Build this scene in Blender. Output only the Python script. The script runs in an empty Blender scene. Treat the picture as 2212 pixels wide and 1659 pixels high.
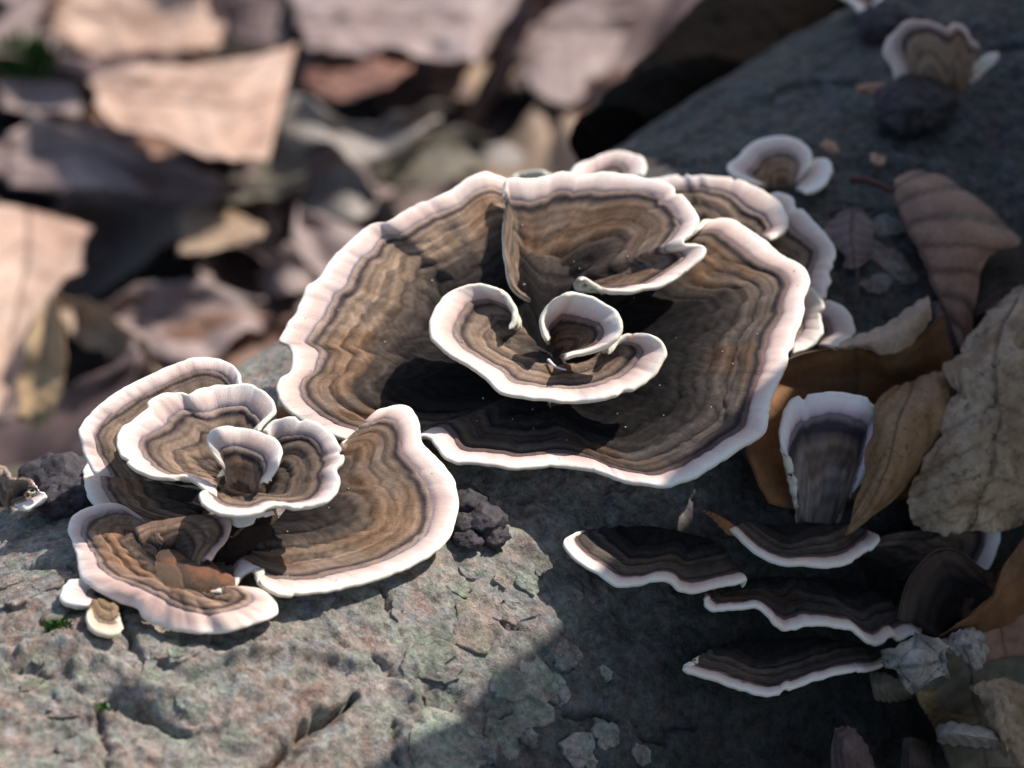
import bpy, math, random
import numpy as np
from mathutils import Vector

# ---------------------------------------------------------------- camera, sky, sun, exposure
S = 0.01                                   # everything below is laid out in centimetres
TH = math.radians(35.0)                    # camera looks down by this angle
DIST, WIDTH = 120.0, 20.1                  # focus distance, picture width at that distance
sc = bpy.context.scene
RNG = np.random.default_rng(7); random.seed(7)

FWD = np.array([0, math.cos(TH), -math.sin(TH)])
UPV = np.array([0, math.sin(TH), math.cos(TH)])
RGT = np.array([1.0, 0, 0])
CAM = -DIST * FWD
cd = bpy.data.cameras.new('camera'); co = bpy.data.objects.new('camera', cd)
sc.collection.objects.link(co); sc.camera = co
co.location = Vector(CAM * S); co.rotation_euler = (math.radians(90) - TH, 0, 0)
cd.sensor_width = 36; cd.lens = 36 * DIST / WIDTH
cd.clip_start = 0.05; cd.clip_end = 200
cd.dof.use_dof = True; cd.dof.focus_distance = (DIST - 2.6) * S; cd.dof.aperture_fstop = 15

SUN_AZ, SUN_EL = math.radians(35), math.radians(48)     # azimuth from +X towards +Y
SUN = np.array([math.cos(SUN_EL) * math.cos(SUN_AZ), math.cos(SUN_EL) * math.sin(SUN_AZ), math.sin(SUN_EL)])
w = bpy.data.worlds.new('World'); sc.world = w; w.use_nodes = True
nt = w.node_tree; bg = nt.nodes['Background']; sky = nt.nodes.new('ShaderNodeTexSky')
sky.sky_type = 'NISHITA'; sky.sun_disc = False; sky.dust_density = 1.5; sky.ozone_density = 1.0
sky.sun_elevation = SUN_EL; sky.sun_rotation = math.pi / 2 - SUN_AZ
nt.links.new(sky.outputs[0], bg.inputs[0]); bg.inputs[1].default_value = 0.13
sl = bpy.data.lights.new('sun', 'SUN'); sl.energy = 4.2; sl.angle = math.radians(0.5); sl.color = (1, 0.965, 0.925)
so = bpy.data.objects.new('sun', sl); sc.collection.objects.link(so)
so.rotation_euler = Vector(-SUN).to_track_quat('-Z', 'Y').to_euler()
so.location = Vector(SUN * 3)
sc.view_settings.view_transform = 'Standard'; sc.view_settings.look = 'None'
sc.view_settings.exposure = 0.58; sc.view_settings.gamma = 1
sc.cycles.use_denoising = True
sc.cycles.max_bounces = 8

# ---------------------------------------------------------------- numeric helpers
def hsh(i, j, k, seed):
    h = (i.astype(np.int64) * 374761393 + j.astype(np.int64) * 668265263 + k.astype(np.int64) * 2147483647 + seed * 974711) & 0xffffffff
    h = ((h ^ (h >> 13)) * 1274126177) & 0xffffffff
    h = ((h ^ (h >> 16)) * 2246822519) & 0xffffffff
    return ((h ^ (h >> 15)) & 0xffffff) / float(0xffffff)
def vnoise(p, seed=0):
    p = np.asarray(p, float); f = np.floor(p); t = p - f; t = t * t * (3 - 2 * t); f = f.astype(np.int64)
    r = 0
    for a in (0, 1):
        wa = t[..., 0] if a else 1 - t[..., 0]
        for b in (0, 1):
            wb = t[..., 1] if b else 1 - t[..., 1]
            for c in (0, 1):
                wc = t[..., 2] if c else 1 - t[..., 2]
                r = r + wa * wb * wc * hsh(f[..., 0] + a, f[..., 1] + b, f[..., 2] + c, seed)
    return r * 2 - 1
def fbm(p, oct=4, seed=0, gain=0.5):
    p = np.asarray(p, float); r = 0; a = 1.0
    for o in range(oct):
        r = r + a * vnoise(p, seed + o * 17); p = p * 2.03 + 5.7; a *= gain
    return r
def n2(u, v, su=1, sv=1, oct=3, seed=0):
    return fbm(np.stack([u * su, v * sv, np.zeros_like(u)], -1), oct, seed)
def sm(a, b, x):
    t = np.clip((x - a) / (b - a), 0, 1); return t * t * (3 - 2 * t)
def catmull(P, per=14, closed=False):
    P = np.asarray(P, float); n = len(P)
    if n == 2 and not closed:
        t = np.linspace(0, 1, per * 2)[:, None]; return P[0] * (1 - t) + P[1] * t
    idx = (lambda i: P[i % n]) if closed else (lambda i: P[0] * 2 - P[1] if i < 0 else (P[-1] * 2 - P[-2] if i >= n else P[i]))
    out = []
    for i in range(n if closed else n - 1):
        a, b, c, d = idx(i - 1), idx(i), idx(i + 1), idx(i + 2)
        t = np.linspace(0, 1, per, endpoint=False)[:, None]
        out.append(0.5 * (2 * b + (c - a) * t + (2 * a - 5 * b + 4 * c - d) * t ** 2 + (3 * b - a - 3 * c + d) * t ** 3))
    if not closed: out.append(P[-1:])
    return np.concatenate(out)
def resample(P, n, closed=False, k=3):
    Q = np.concatenate([P, P[:1]]) if closed else P
    L = np.concatenate([[0], np.cumsum(np.linalg.norm(np.diff(Q[:, :k], axis=0), axis=1))])
    if L[-1] < 1e-6: return np.repeat(P[:1], n, 0), np.zeros(n), 0.0
    t = np.linspace(0, L[-1], n, endpoint=not closed)
    return np.stack([np.interp(t, L, Q[:, c]) for c in range(Q.shape[1])], 1), t, L[-1]

# ---------------------------------------------------------------- photograph -> world
R = 9.0
PHI = math.radians(48)
AX = np.array([math.cos(PHI), math.sin(PHI), 0]); MN = np.array([math.sin(PHI), -math.cos(PHI), 0]); ZZ = np.array([0, 0, 1.0])
A0 = MN * (-0.95) + ZZ * (-9.2)
GROUND = -16.5
PPC = 2212 / WIDTH
def ray(u, v):
    d = FWD * DIST + RGT * ((u - 1106) / PPC) + UPV * ((829.5 - v) / PPC)
    return d / np.linalg.norm(d)
def Pz(u, v, z):
    d = ray(u, v); return CAM + d * ((z - CAM[2]) / d[2])
def Ph(u, v, h):                            # h centimetres above the log's bark
    d = ray(u, v); o = CAM - A0
    dp = d - AX * (d @ AX); op = o - AX * (o @ AX)
    a = dp @ dp; b = dp @ op; c = op @ op - (R + h) ** 2
    disc = b * b - a * c
    t = (-b - math.sqrt(disc)) / a if disc > 0 else -b / a
    return CAM + d * t
FR = {'F': (0, 0, 1), 'Z1': (108, 729, .415), 'Z2': (567, 297, .358), 'Z3': (1134, 297, .358), 'Z4': (864, 594, .3906),
      'Z5': (1188, 756, .472), 'Z6': (1458, 0, .4558), 'Z7': (0, 0, .3418), 'Z8': (594, 0, .3906), 'Y1': (0, 378, .3907),
      'Y2': (0, 972, .4141), 'Y3': (540, 1242, .3906), 'Y4': (1404, 1242, .3652), 'Y5': (1728, 594, .3905)}
def px(fr, x, y):
    f = FR[fr]; return f[0] + x * f[2], f[1] + y * f[2]
def place(fr, pts, mode, default=0.0):
    """pts: (x, y[, height[, extra]]) -> array (n,4): xyz + extra, gaps filled by interpolation"""
    n = len(pts); idx = np.arange(n)
    hz = np.array([p[2] if len(p) > 2 and p[2] is not None else np.nan for p in pts], float)
    ex = np.array([p[3] if len(p) > 3 else np.nan for p in pts], float)
    for arr, dv in ((hz, default), (ex, 1.0)):
        ok = ~np.isnan(arr)
        arr[:] = np.interp(idx, idx[ok], arr[ok]) if ok.any() else dv
    f = Pz if mode == 'z' else Ph
    return np.array([list(f(*px(fr, p[0], p[1]), hz[i])) + [ex[i]] for i, p in enumerate(pts)])

# ---------------------------------------------------------------- object helpers
COL = sc.collection
def tag(o, label=None, cat=None, group=None, kind=None):
    for k, v in (('label', label), ('category', cat), ('group', group), ('kind', kind)):
        if v: o[k] = v
    return o
def empty(name, loc, label, cat, group=None):
    o = bpy.data.objects.new(name, None); COL.objects.link(o); o.location = Vector(np.asarray(loc) * S)
    o.empty_display_size = 0.01; tag(o, label, cat, group); o['_base'] = [float(x) for x in loc]
    return o
def base_of(o):
    while o is not None:
        if '_base' in o: return np.array(o['_base'])
        o = o.parent
    return np.zeros(3)
def mesh_obj(name, V, F, mats, parent=None, col=None, uv=None, smooth=True, normals=None, origin=None, face_mat=None):
    b = base_of(parent) if parent is not None else (np.asarray(origin) if origin is not None else np.zeros(3))
    me = bpy.data.meshes.new(name)
    V = (np.asarray(V, float) - b) * S
    F = np.asarray(F, np.int32) if not isinstance(F, list) else F
    if isinstance(F, np.ndarray):
        n, k = F.shape
        me.vertices.add(len(V)); me.vertices.foreach_set('co', V.ravel().astype(np.float32))
        me.loops.add(n * k); me.loops.foreach_set('vertex_index', F.ravel())
        me.polygons.add(n); me.polygons.foreach_set('loop_start', np.arange(n, dtype=np.int32) * k)
        me.update(calc_edges=True)
    else:
        me.from_pydata(V.tolist(), [], F)
    if smooth: me.polygons.foreach_set('use_smooth', np.ones(len(me.polygons), bool))
    if col is not None:
        a = me.color_attributes.new('col', 'FLOAT_COLOR', 'POINT')
        c4 = np.ones((len(V), 4), np.float32); c4[:, :3] = col; a.data.foreach_set('color', c4.ravel())
    if uv is not None:
        a = me.attributes.new('tuv', 'FLOAT_VECTOR', 'POINT')
        u3 = np.zeros((len(V), 3), np.float32); u3[:, :uv.shape[1]] = uv; a.data.foreach_set('vector', u3.ravel())
    for m in (mats if isinstance(mats, (list, tuple)) else [mats]): me.materials.append(m)
    if face_mat is not None: me.polygons.foreach_set('material_index', np.asarray(face_mat, np.int32))
    me.validate(); me.update()
    if normals is not None: me.normals_split_custom_set_from_vertices(normals.tolist())
    o = bpy.data.objects.new(name, me); COL.objects.link(o)
    if parent is not None: o.parent = parent
    elif origin is not None:
        o.location = Vector(b * S); o['_base'] = [float(x) for x in b]
    return o
def grid_faces(nr, nc, closed=False):
    r = np.arange(nr - 1)[:, None]; c = np.arange(nc if closed else nc - 1)[None]
    c2 = (c + 1) % nc
    return np.stack([r * nc + c, r * nc + c2, (r + 1) * nc + c2, (r + 1) * nc + c], -1).reshape(-1, 4)
def vnormals(V, F):
    n = np.cross(V[F[:, 2]] - V[F[:, 0]], V[F[:, 3]] - V[F[:, 1]])
    N = np.zeros_like(V)
    for k in range(4): np.add.at(N, F[:, k], n)
    return N / np.maximum(np.linalg.norm(N, axis=1, keepdims=True), 1e-12)

# ---------------------------------------------------------------- materials
def new_mat(name):
    m = bpy.data.materials.new(name); m.use_nodes = True
    t = m.node_tree; b = t.nodes['Principled BSDF']; return m, t, b
def node(t, ty, **kw):
    n = t.nodes.new(ty)
    for k, v in kw.items(): setattr(n, k, v)
    return n
def noise_node(t, vec, scale, detail=4, rough=.6, dist=0):
    n = node(t, 'ShaderNodeTexNoise'); n.inputs['Scale'].default_value = scale; n.inputs['Detail'].default_value = detail
    n.inputs['Roughness'].default_value = rough; n.inputs['Distortion'].default_value = dist
    t.links.new(vec, n.inputs['Vector']); return n
def mapped(t, src, scale):
    m = node(t, 'ShaderNodeMapping'); m.inputs['Scale'].default_value = scale; t.links.new(src, m.inputs['Vector']); return m.outputs[0]
def ramp(t, fac, stops):
    r = node(t, 'ShaderNodeValToRGB'); e = r.color_ramp.elements
    while len(e) < len(stops): e.new(0.5)
    for el, (p, c) in zip(e, stops): el.position = p; el.color = (*c, 1) if len(c) == 3 else c
    t.links.new(fac, r.inputs[0]); return r.outputs[0]
def mixc(t, fac, a, b, mode='MIX'):
    m = node(t, 'ShaderNodeMix', data_type='RGBA', blend_type=mode)
    if isinstance(fac, (int, float)): m.inputs[0].default_value = fac
    else: t.links.new(fac, m.inputs[0])
    for s, i in ((a, 6), (b, 7)):
        if isinstance(s, tuple): m.inputs[i].default_value = (*s, 1)
        else: t.links.new(s, m.inputs[i])
    return m.outputs[2]
def bump(t, b, h, strength, dist_cm):
    n = node(t, 'ShaderNodeBump'); n.inputs['Strength'].default_value = strength; n.inputs['Distance'].default_value = dist_cm * S
    t.links.new(h, n.inputs['Height']); t.links.new(n.outputs[0], b.inputs['Normal']); return n
def gray(t, fac, lo, hi):
    return ramp(t, fac, [(lo, (0, 0, 0)), (hi, (1, 1, 1))])
def obj_cm(t):
    g = node(t, 'ShaderNodeNewGeometry'); return mapped(t, g.outputs['Position'], (100, 100, 100))

def make_cap_mat(name, sss, rough, fib):
    m, t, b = new_mat(name)
    a = node(t, 'ShaderNodeAttribute', attribute_name='col'); uv = node(t, 'ShaderNodeAttribute', attribute_name='tuv')
    fibre = noise_node(t, mapped(t, uv.outputs['Vector'], (38, 3.6, 1)), 1.0, 3, .65)
    fuzz = noise_node(t, mapped(t, uv.outputs['Vector'], (16, 11, 1)), 1.6, 4, .7)
    f1 = ramp(t, fibre.outputs[0], [(.25, (1 - fib,) * 3), (.5, (1, 1, 1)), (.75, (1 + fib * .9,) * 3)])
    c = mixc(t, 1.0, a.outputs['Color'], f1, 'MULTIPLY')
    f2 = ramp(t, fuzz.outputs[0], [(.3, (1 - fib * .9,) * 3), (.7, (1 + fib * .8,) * 3)])
    c = mixc(t, 1.0, c, f2, 'MULTIPLY')
    t.links.new(c, b.inputs['Base Color'])
    b.inputs['Roughness'].default_value = rough
    b.inputs['Specular IOR Level'].default_value = 0.03 if sss < .2 else .2
    b.inputs['Subsurface Weight'].default_value = sss
    b.inputs['Subsurface Radius'].default_value = (1.0, .5, .32); b.inputs['Subsurface Scale'].default_value = 0.0009
    if 'Sheen Weight' in b.inputs and sss < .2:
        b.inputs['Sheen Weight'].default_value = 0.03; b.inputs['Sheen Roughness'].default_value = .45
    mm = node(t, 'ShaderNodeMath', operation='ADD'); t.links.new(fibre.outputs[0], mm.inputs[0]); t.links.new(fuzz.outputs[0], mm.inputs[1])
    bump(t, b, mm.outputs[0], .55 if sss < .2 else .3, .035)
    return m
M_CAP = make_cap_mat('velvet_cap', .05, .85, .22)
M_MARGIN = make_cap_mat('pale_margin', .35, .62, .07)
def make_pore():
    m, t, b = new_mat('pore_surface'); p = obj_cm(t)
    v = node(t, 'ShaderNodeTexVoronoi'); v.inputs['Scale'].default_value = 28; t.links.new(p, v.inputs['Vector'])
    n = noise_node(t, p, 2.5)
    c = ramp(t, n.outputs[0], [(.3, (.62, .54, .40)), (.7, (.76, .70, .58))])
    t.links.new(c, b.inputs['Base Color']); b.inputs['Roughness'].default_value = .8
    b.inputs['Subsurface Weight'].default_value = .2; b.inputs['Subsurface Radius'].default_value = (1, .6, .4); b.inputs['Subsurface Scale'].default_value = .001
    bump(t, b, v.outputs['Distance'], .5, .02); return m
M_PORE = make_pore()

def make_bark(name, dark=1.0):
    m, t, b = new_mat(name); p = obj_cm(t)
    warp = noise_node(t, p, .55, 3, .55)
    big = noise_node(t, p, .28, 5, .62, .6); mid = noise_node(t, p, 1.1, 6, .7, .5)
    fine = noise_node(t, p, 6.5, 6, .75); spk = noise_node(t, p, 17, 3, .6); lich = noise_node(t, p, .8, 5, .68, .9)
    c = ramp(t, mid.outputs[0], [(.28, (.10, .09, .082)), (.42, (.22, .20, .18)), (.55, (.32, .29, .255)), (.7, (.41, .375, .33))])
    red = ramp(t, big.outputs[0], [(.46, (0, 0, 0)), (.62, (.42, .42, .42))])
    c = mixc(t, red, c, (.30, .165, .11))
    grn = ramp(t, lich.outputs[0], [(.50, (0, 0, 0)), (.57, (.6, .6, .6))])
    c = mixc(t, grn, c, (.29, .29, .245))
    l2 = noise_node(t, mapped(t, p, (1, 1, 1.3)), 1.5, 5, .7, .4)
    gre = ramp(t, l2.outputs[0], [(.53, (0, 0, 0)), (.6, (.85, .85, .85))])
    c = mixc(t, gre, c, (.30, .30, .29))
    f = ramp(t, fine.outputs[0], [(.30, (.42, .41, .41)), (.46, (.88, .88, .88)), (.54, (1.08, 1.08, 1.08)), (.70, (1.5, 1.5, 1.46))])
    c = mixc(t, 1.0, c, f, 'MULTIPLY')
    m2 = noise_node(t, p, 3.0, 5, .75, .6); c = mixc(t, 1.0, c, ramp(t, m2.outputs[0], [(.30, (.42, .41, .40)), (.45, (.85, .85, .85)), (.58, (1.08, 1.08, 1.08)), (.70, (1.35, 1.33, 1.30))]), 'MULTIPLY')
    hu = noise_node(t, p, 1.9, 4, .65, .8); c = mixc(t, 1.0, c, ramp(t, hu.outputs[0], [(.36, (.90, 1.0, .88)), (.5, (1, 1, 1)), (.62, (1.10, .95, .90))]), 'MULTIPLY')
    vo = node(t, 'ShaderNodeTexVoronoi'); vo.feature = 'DISTANCE_TO_EDGE'; vo.inputs['Scale'].default_value = 1.5
    wv = node(t, 'ShaderNodeVectorMath', operation='MULTIPLY_ADD'); t.links.new(noise_node(t, p, 2.2, 4, .7).outputs['Color'], wv.inputs[0]); wv.inputs[1].default_value = (.9, .9, .9); t.links.new(p, wv.inputs[2]); t.links.new(wv.outputs[0], vo.inputs['Vector'])
    crk = ramp(t, vo.outputs['Distance'], [(.0, (.35, .33, .32)), (.018, (.6, .58, .57)), (.04, (1, 1, 1))]); ckm = gray(t, noise_node(t, p, .9, 3, .6).outputs[0], .46, .58)
    ckh = node(t, 'ShaderNodeMath', operation='MULTIPLY'); t.links.new(ckm, ckh.inputs[0]); ckh.inputs[1].default_value = .45; c = mixc(t, ckh.outputs[0], c, mixc(t, 1.0, c, crk, 'MULTIPLY'))
    s = gray(t, spk.outputs[0], .66, .74); c = mixc(t, s, c, (.55, .53, .48))
    s2 = gray(t, noise_node(t, p, 9, 4, .7).outputs[0], .70, .78); c = mixc(t, s2, c, (.025, .022, .022))
    a = node(t, 'ShaderNodeAttribute', attribute_name='col')
    c = mixc(t, 1.0, c, a.outputs['Color'], 'MULTIPLY')
    t.links.new(c, b.inputs['Base Color']); b.inputs['Roughness'].default_value = .82; b.inputs['Specular IOR Level'].default_value = .22 * dark
    ad = node(t, 'ShaderNodeMath', operation='MULTIPLY_ADD'); t.links.new(mid.outputs[0], ad.inputs[0]); ad.inputs[1].default_value = 2.2; t.links.new(fine.outputs[0], ad.inputs[2])
    a2 = node(t, 'ShaderNodeMath', operation='ADD'); t.links.new(ad.outputs[0], a2.inputs[0]); t.links.new(m2.outputs[0], a2.inputs[1]); bump(t, b, a2.outputs[0], .85, .085)
    return m
M_BARK = make_bark('log_bark'); M_BARK2 = make_bark('shade_bark', .15)  # second copy: low specular keeps the branch's painted shade black
def make_plain(name, c1, c2, scale, rough=.8, bdist=.05, spec=.3, detail=5):
    m, t, b = new_mat(name); p = obj_cm(t); n = noise_node(t, p, scale, detail, .68)
    t.links.new(ramp(t, n.outputs[0], [(.32, c1), (.68, c2)]), b.inputs['Base Color'])
    b.inputs['Roughness'].default_value = rough; b.inputs['Specular IOR Level'].default_value = spec
    bump(t, b, n.outputs[0], .8, bdist); return m
M_FLAKE = [make_plain('lichen_flake', (.16, .16, .135), (.36, .36, .30), 4.5), make_plain('grey_flake', (.14, .135, .125), (.33, .32, .29), 4),
           make_plain('rosy_flake', (.19, .145, .12), (.36, .29, .245), 3.5)]
M_KNOB = make_plain('black_crust', (.014, .011, .012), (.07, .056, .058), 5, .7, .07)
M_SOIL = make_plain('soil', (.010, .008, .006), (.045, .034, .025), .8, .95, .4)
M_MOSS = make_plain('moss', (.03, .075, .012), (.09, .19, .03), 4, .8, .02)
M_DEBRIS = make_plain('debris', (.28, .14, .08), (.45, .27, .18), 6, .8, .02)
M_FIBRE = make_plain('white_fibre', (.6, .55, .52), (.8, .74, .72), 6, .7, .02)

def leaf_mat(name, c1, c2, spot=(.1, .07, .05), spots=.0, rough=.6, trans=.15, sc_=1.2):
    m, t, b = new_mat(name); p = obj_cm(t)
    n = noise_node(t, p, sc_, 5, .62, .3); f = noise_node(t, p, 9, 4, .7)
    c = ramp(t, n.outputs[0], [(.33, c1), (.67, c2)])
    c = mixc(t, 1.0, c, ramp(t, f.outputs[0], [(.3, (.78,) * 3), (.7, (1.2,) * 3)]), 'MULTIPLY')
    if spots:
        sp = noise_node(t, p, 4.2, 4, .7, .5); c = mixc(t, gray(t, sp.outputs[0], .60 - spots * .1, .70), c, spot)
    a = node(t, 'ShaderNodeAttribute', attribute_name='col'); c = mixc(t, 1.0, c, a.outputs['Color'], 'MULTIPLY')
    t.links.new(c, b.inputs['Base Color']); b.inputs['Roughness'].default_value = rough; b.inputs['Specular IOR Level'].default_value = .35
    bump(t, b, f.outputs[0], .4, .02)
    tr = node(t, 'ShaderNodeBsdfTranslucent'); t.links.new(c, tr.inputs[0])
    mx = node(t, 'ShaderNodeMixShader'); mx.inputs[0].default_value = trans
    t.links.new(b.outputs[0], mx.inputs[1]); t.links.new(tr.outputs[0], mx.inputs[2])
    t.links.new(mx.outputs[0], t.nodes['Material Output'].inputs['Surface']); return m
LM = {
 'brown': leaf_mat('leaf_brown', (.24, .125, .08), (.35, .195, .13)),
 'purple': leaf_mat('leaf_purple_brown', (.13, .085, .08), (.22, .145, .13)),
 'umber': leaf_mat('leaf_umber', (.24, .13, .06), (.36, .215, .11), spots=.3, spot=(.06, .035, .02)),
 'rust': leaf_mat('leaf_rust', (.17, .075, .03), (.27, .13, .055)),
 'pale': leaf_mat('leaf_pale_mottled', (.28, .175, .10), (.52, .385, .26), spots=.45, spot=(.14, .08, .04)),
 'grey': leaf_mat('leaf_grey', (.30, .26, .215), (.52, .46, .40), spots=.8, spot=(.09, .08, .085)),
 'peach': leaf_mat('leaf_peach', (.40, .235, .16), (.52, .36, .27), sc_=.5),
 'rosy': leaf_mat('leaf_rosy_grey', (.25, .17, .145), (.37, .28, .25), sc_=.5),
 'tan': leaf_mat('leaf_tan', (.30, .20, .12), (.44, .31, .22), sc_=.5),
 'ochre': leaf_mat('leaf_ochre', (.27, .17, .07), (.40, .27, .15), sc_=.5),
 'olive': leaf_mat('leaf_olive', (.10, .085, .055), (.19, .16, .115), sc_=.6),
 'dark': leaf_mat('leaf_dark', (.045, .032, .026), (.11, .075, .06), sc_=.8),
 'red': leaf_mat('leaf_red_brown', (.17, .07, .045), (.28, .14, .095), sc_=.6),
 'bone': leaf_mat('leaf_bone', (.27, .225, .19), (.39, .335, .285), sc_=.6),
 'orange': leaf_mat('leaf_orange', (.30, .11, .035), (.42, .20, .08)),
}

# ---------------------------------------------------------------- ground
def build_ground():
    def axis(lo, hi, step, far):
        c = np.arange(lo, hi, step); g = [step * 1.6 ** i for i in range(1, 60)]
        out = np.cumsum(g); out = out[out < far]
        return np.concatenate([lo - out[::-1], c, hi + out])
    xs, ys = axis(-40, 40, 1.0, 9000), axis(-30, 80, 1.0, 9000)
    X, Y = np.meshgrid(xs, ys)
    Zg = GROUND + 0.7 * n2(X, Y, .12, .12, 4, 3) * np.exp(-(X ** 2 + Y ** 2) / 300 ** 2)
    V = np.stack([X, Y, Zg], -1).reshape(-1, 3)
    o = mesh_obj('ground', V, grid_faces(len(ys), len(xs)), M_SOIL)
    tag(o, 'dark forest soil under the leaf litter', 'ground', kind='structure'); return o
build_ground()

# ---------------------------------------------------------------- fallen log
def surf_coord(P):
    d = np.asarray(P) - A0; al = np.arctan2(d @ MN, d @ ZZ); return np.stack([d @ AX, R * al], -1)
def seg_dist(q, pl):
    best = np.full(len(q), 1e9); par = np.zeros(len(q)); n = len(pl) - 1
    for i in range(n):
        a, b = pl[i], pl[i + 1]; ab = b - a
        t = np.clip(((q - a) @ ab) / (ab @ ab), 0, 1); d = np.linalg.norm(q - a - t[:, None] * ab, axis=1)
        m = d < best; best[m] = d[m]; par[m] = (i + t[m]) / n
    return best, par
GROOVES = [('Y3', [(60, 1110), (150, 1040), (250, 940), (320, 870), (430, 790), (510, 695), (600, 655)], .13, .75),
           ('Y2', [(560, 740), (640, 900), (690, 970), (740, 1040), (800, 1105)], .09, .4),
           ('Y2', [(120, 560), (250, 550), (380, 595)], .10, .35),
           ('Y2', [(360, 1220), (470, 1250), (600, 1280), (720, 1345), (850, 1420), (970, 1475)], .17, .34),
           ('Y2', [(520, 1290), (560, 1430), (565, 1540), (570, 1680)], .06, .25),
           ('Y2', [(10, 1090), (150, 1080), (240, 1120)], .09, .25),
           ('Y3', [(685, 470), (770, 555), (840, 615)], .12, .3),
           ('Y3', [(780, 820), (800, 930), (790, 1060)], .10, .3),
           ('Y3', [(685, 70), (745, 140), (780, 180)], .07, .3),
           ('Y3', [(0, 345), (200, 350), (420, 385), (600, 410)], .05, .14),
           ('Y3', [(1390, 190), (1450, 270), (1530, 305)], .05, .18),
           ('Y3', [(1690, 440), (1720, 490), (1790, 510)], .05, .18),
           ('Y3', [(1750, 780), (1900, 770), (2060, 800)], .10, .35),
           ('Y4', [(0, 980), (140, 960), (170, 880), (240, 870), (340, 910)], .07, .3),
           ('Z6', [(440, 420), (580, 360), (800, 345), (1020, 362)], .10, .3),
           ('Z6', [(60, 790), (160, 795), (260, 785)], .08, .3),
           ('Z6', [(740, 1010), (830, 965), (930, 960)], .08, .3),
           ('Z6', [(1500, 170), (1654, 150)], .2, .3)]
RIDGES = [('Y3', [(-80, 440), (60, 420), (200, 400), (330, 405), (460, 430), (640, 490)], .20, .22),
          ('Y3', [(830, 610), (900, 700), (880, 800), (840, 900), (830, 1080)], .22, .24),
          ('Y2', [(450, 1080), (640, 1150), (850, 1260), (1000, 1330)], .35, .22),
          ('Y2', [(0, 1010), (200, 1000), (420, 990)], .25, .18)]
def log_disp(q, al):
    P3 = np.stack([q[:, 0] * .9, np.cos(al) * R, np.sin(al) * R], -1)
    h = -.20 + .14 * fbm(P3 * .16, 3, 11) + .10 * fbm(P3 * .6, 4, 12)
    pl1 = fbm(P3 * np.array([.55, .8, .8]) + 30 + .5 * fbm(P3 * 1.3, 2, 40)[:, None], 5, 13, .6)
    h += .045 * sm(.02, .07, pl1) + .04 * sm(.28, .33, pl1)
    pl2 = fbm(P3 * 1.3 + 70 + .3 * fbm(P3 * 2.9, 2, 41)[:, None], 4, 14, .6)
    h += .03 * sm(.12, .18, pl2)
    h += .018 * fbm(P3 * 3.5, 4, 15, .65)
    rz = sm(1.5, -1.0, q[:, 1] * .0 + q[:, 0] + 4.5) * sm(-2.5, .5, q[:, 1])
    rg = 1 - np.abs(fbm(np.stack([(q[:, 0] * .8 + q[:, 1] * .6) * .45, (-q[:, 0] * .6 + q[:, 1] * .8) * 1.15, q[:, 0] * 0], -1) + .35 * fbm(P3 * .9, 2, 44)[:, None], 4, 16, .6)) * 2
    h += .07 * np.clip(rg, -.8, 1) * (.12 + .88 * rz)
    wob = np.stack([fbm(P3 * 1.7, 3, 21), fbm(P3 * 1.7, 3, 22)], -1) * .16
    h = np.where(h > 0, .35 * h, h)
    for fr, pts, wd, dp in GROOVES:
        pl = surf_coord(np.array([Ph(*px(fr, *p), 0) for p in pts])); d, t = seg_dist(q + wob, pl)
        ww = wd * (.35 + .65 * np.sin(np.pi * np.clip(t * .9 + .08, 0, 1))); h -= .7 * dp * np.exp(-(d / ww) ** 2)
    for fr, pts, wd, hg in RIDGES:
        pl = surf_coord(np.array([Ph(*px(fr, *p), 0) for p in pts])); d, t = seg_dist(q + wob, pl)
        L = np.linalg.norm(np.diff(pl, axis=0), axis=1).sum()
        h += 1.3 * hg * np.exp(-(d / wd) ** 2) * (.55 + .6 * np.abs(vnoise(np.stack([t * L * 3.3, d * 2, d * 0], -1), 31)))
    return h
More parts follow.
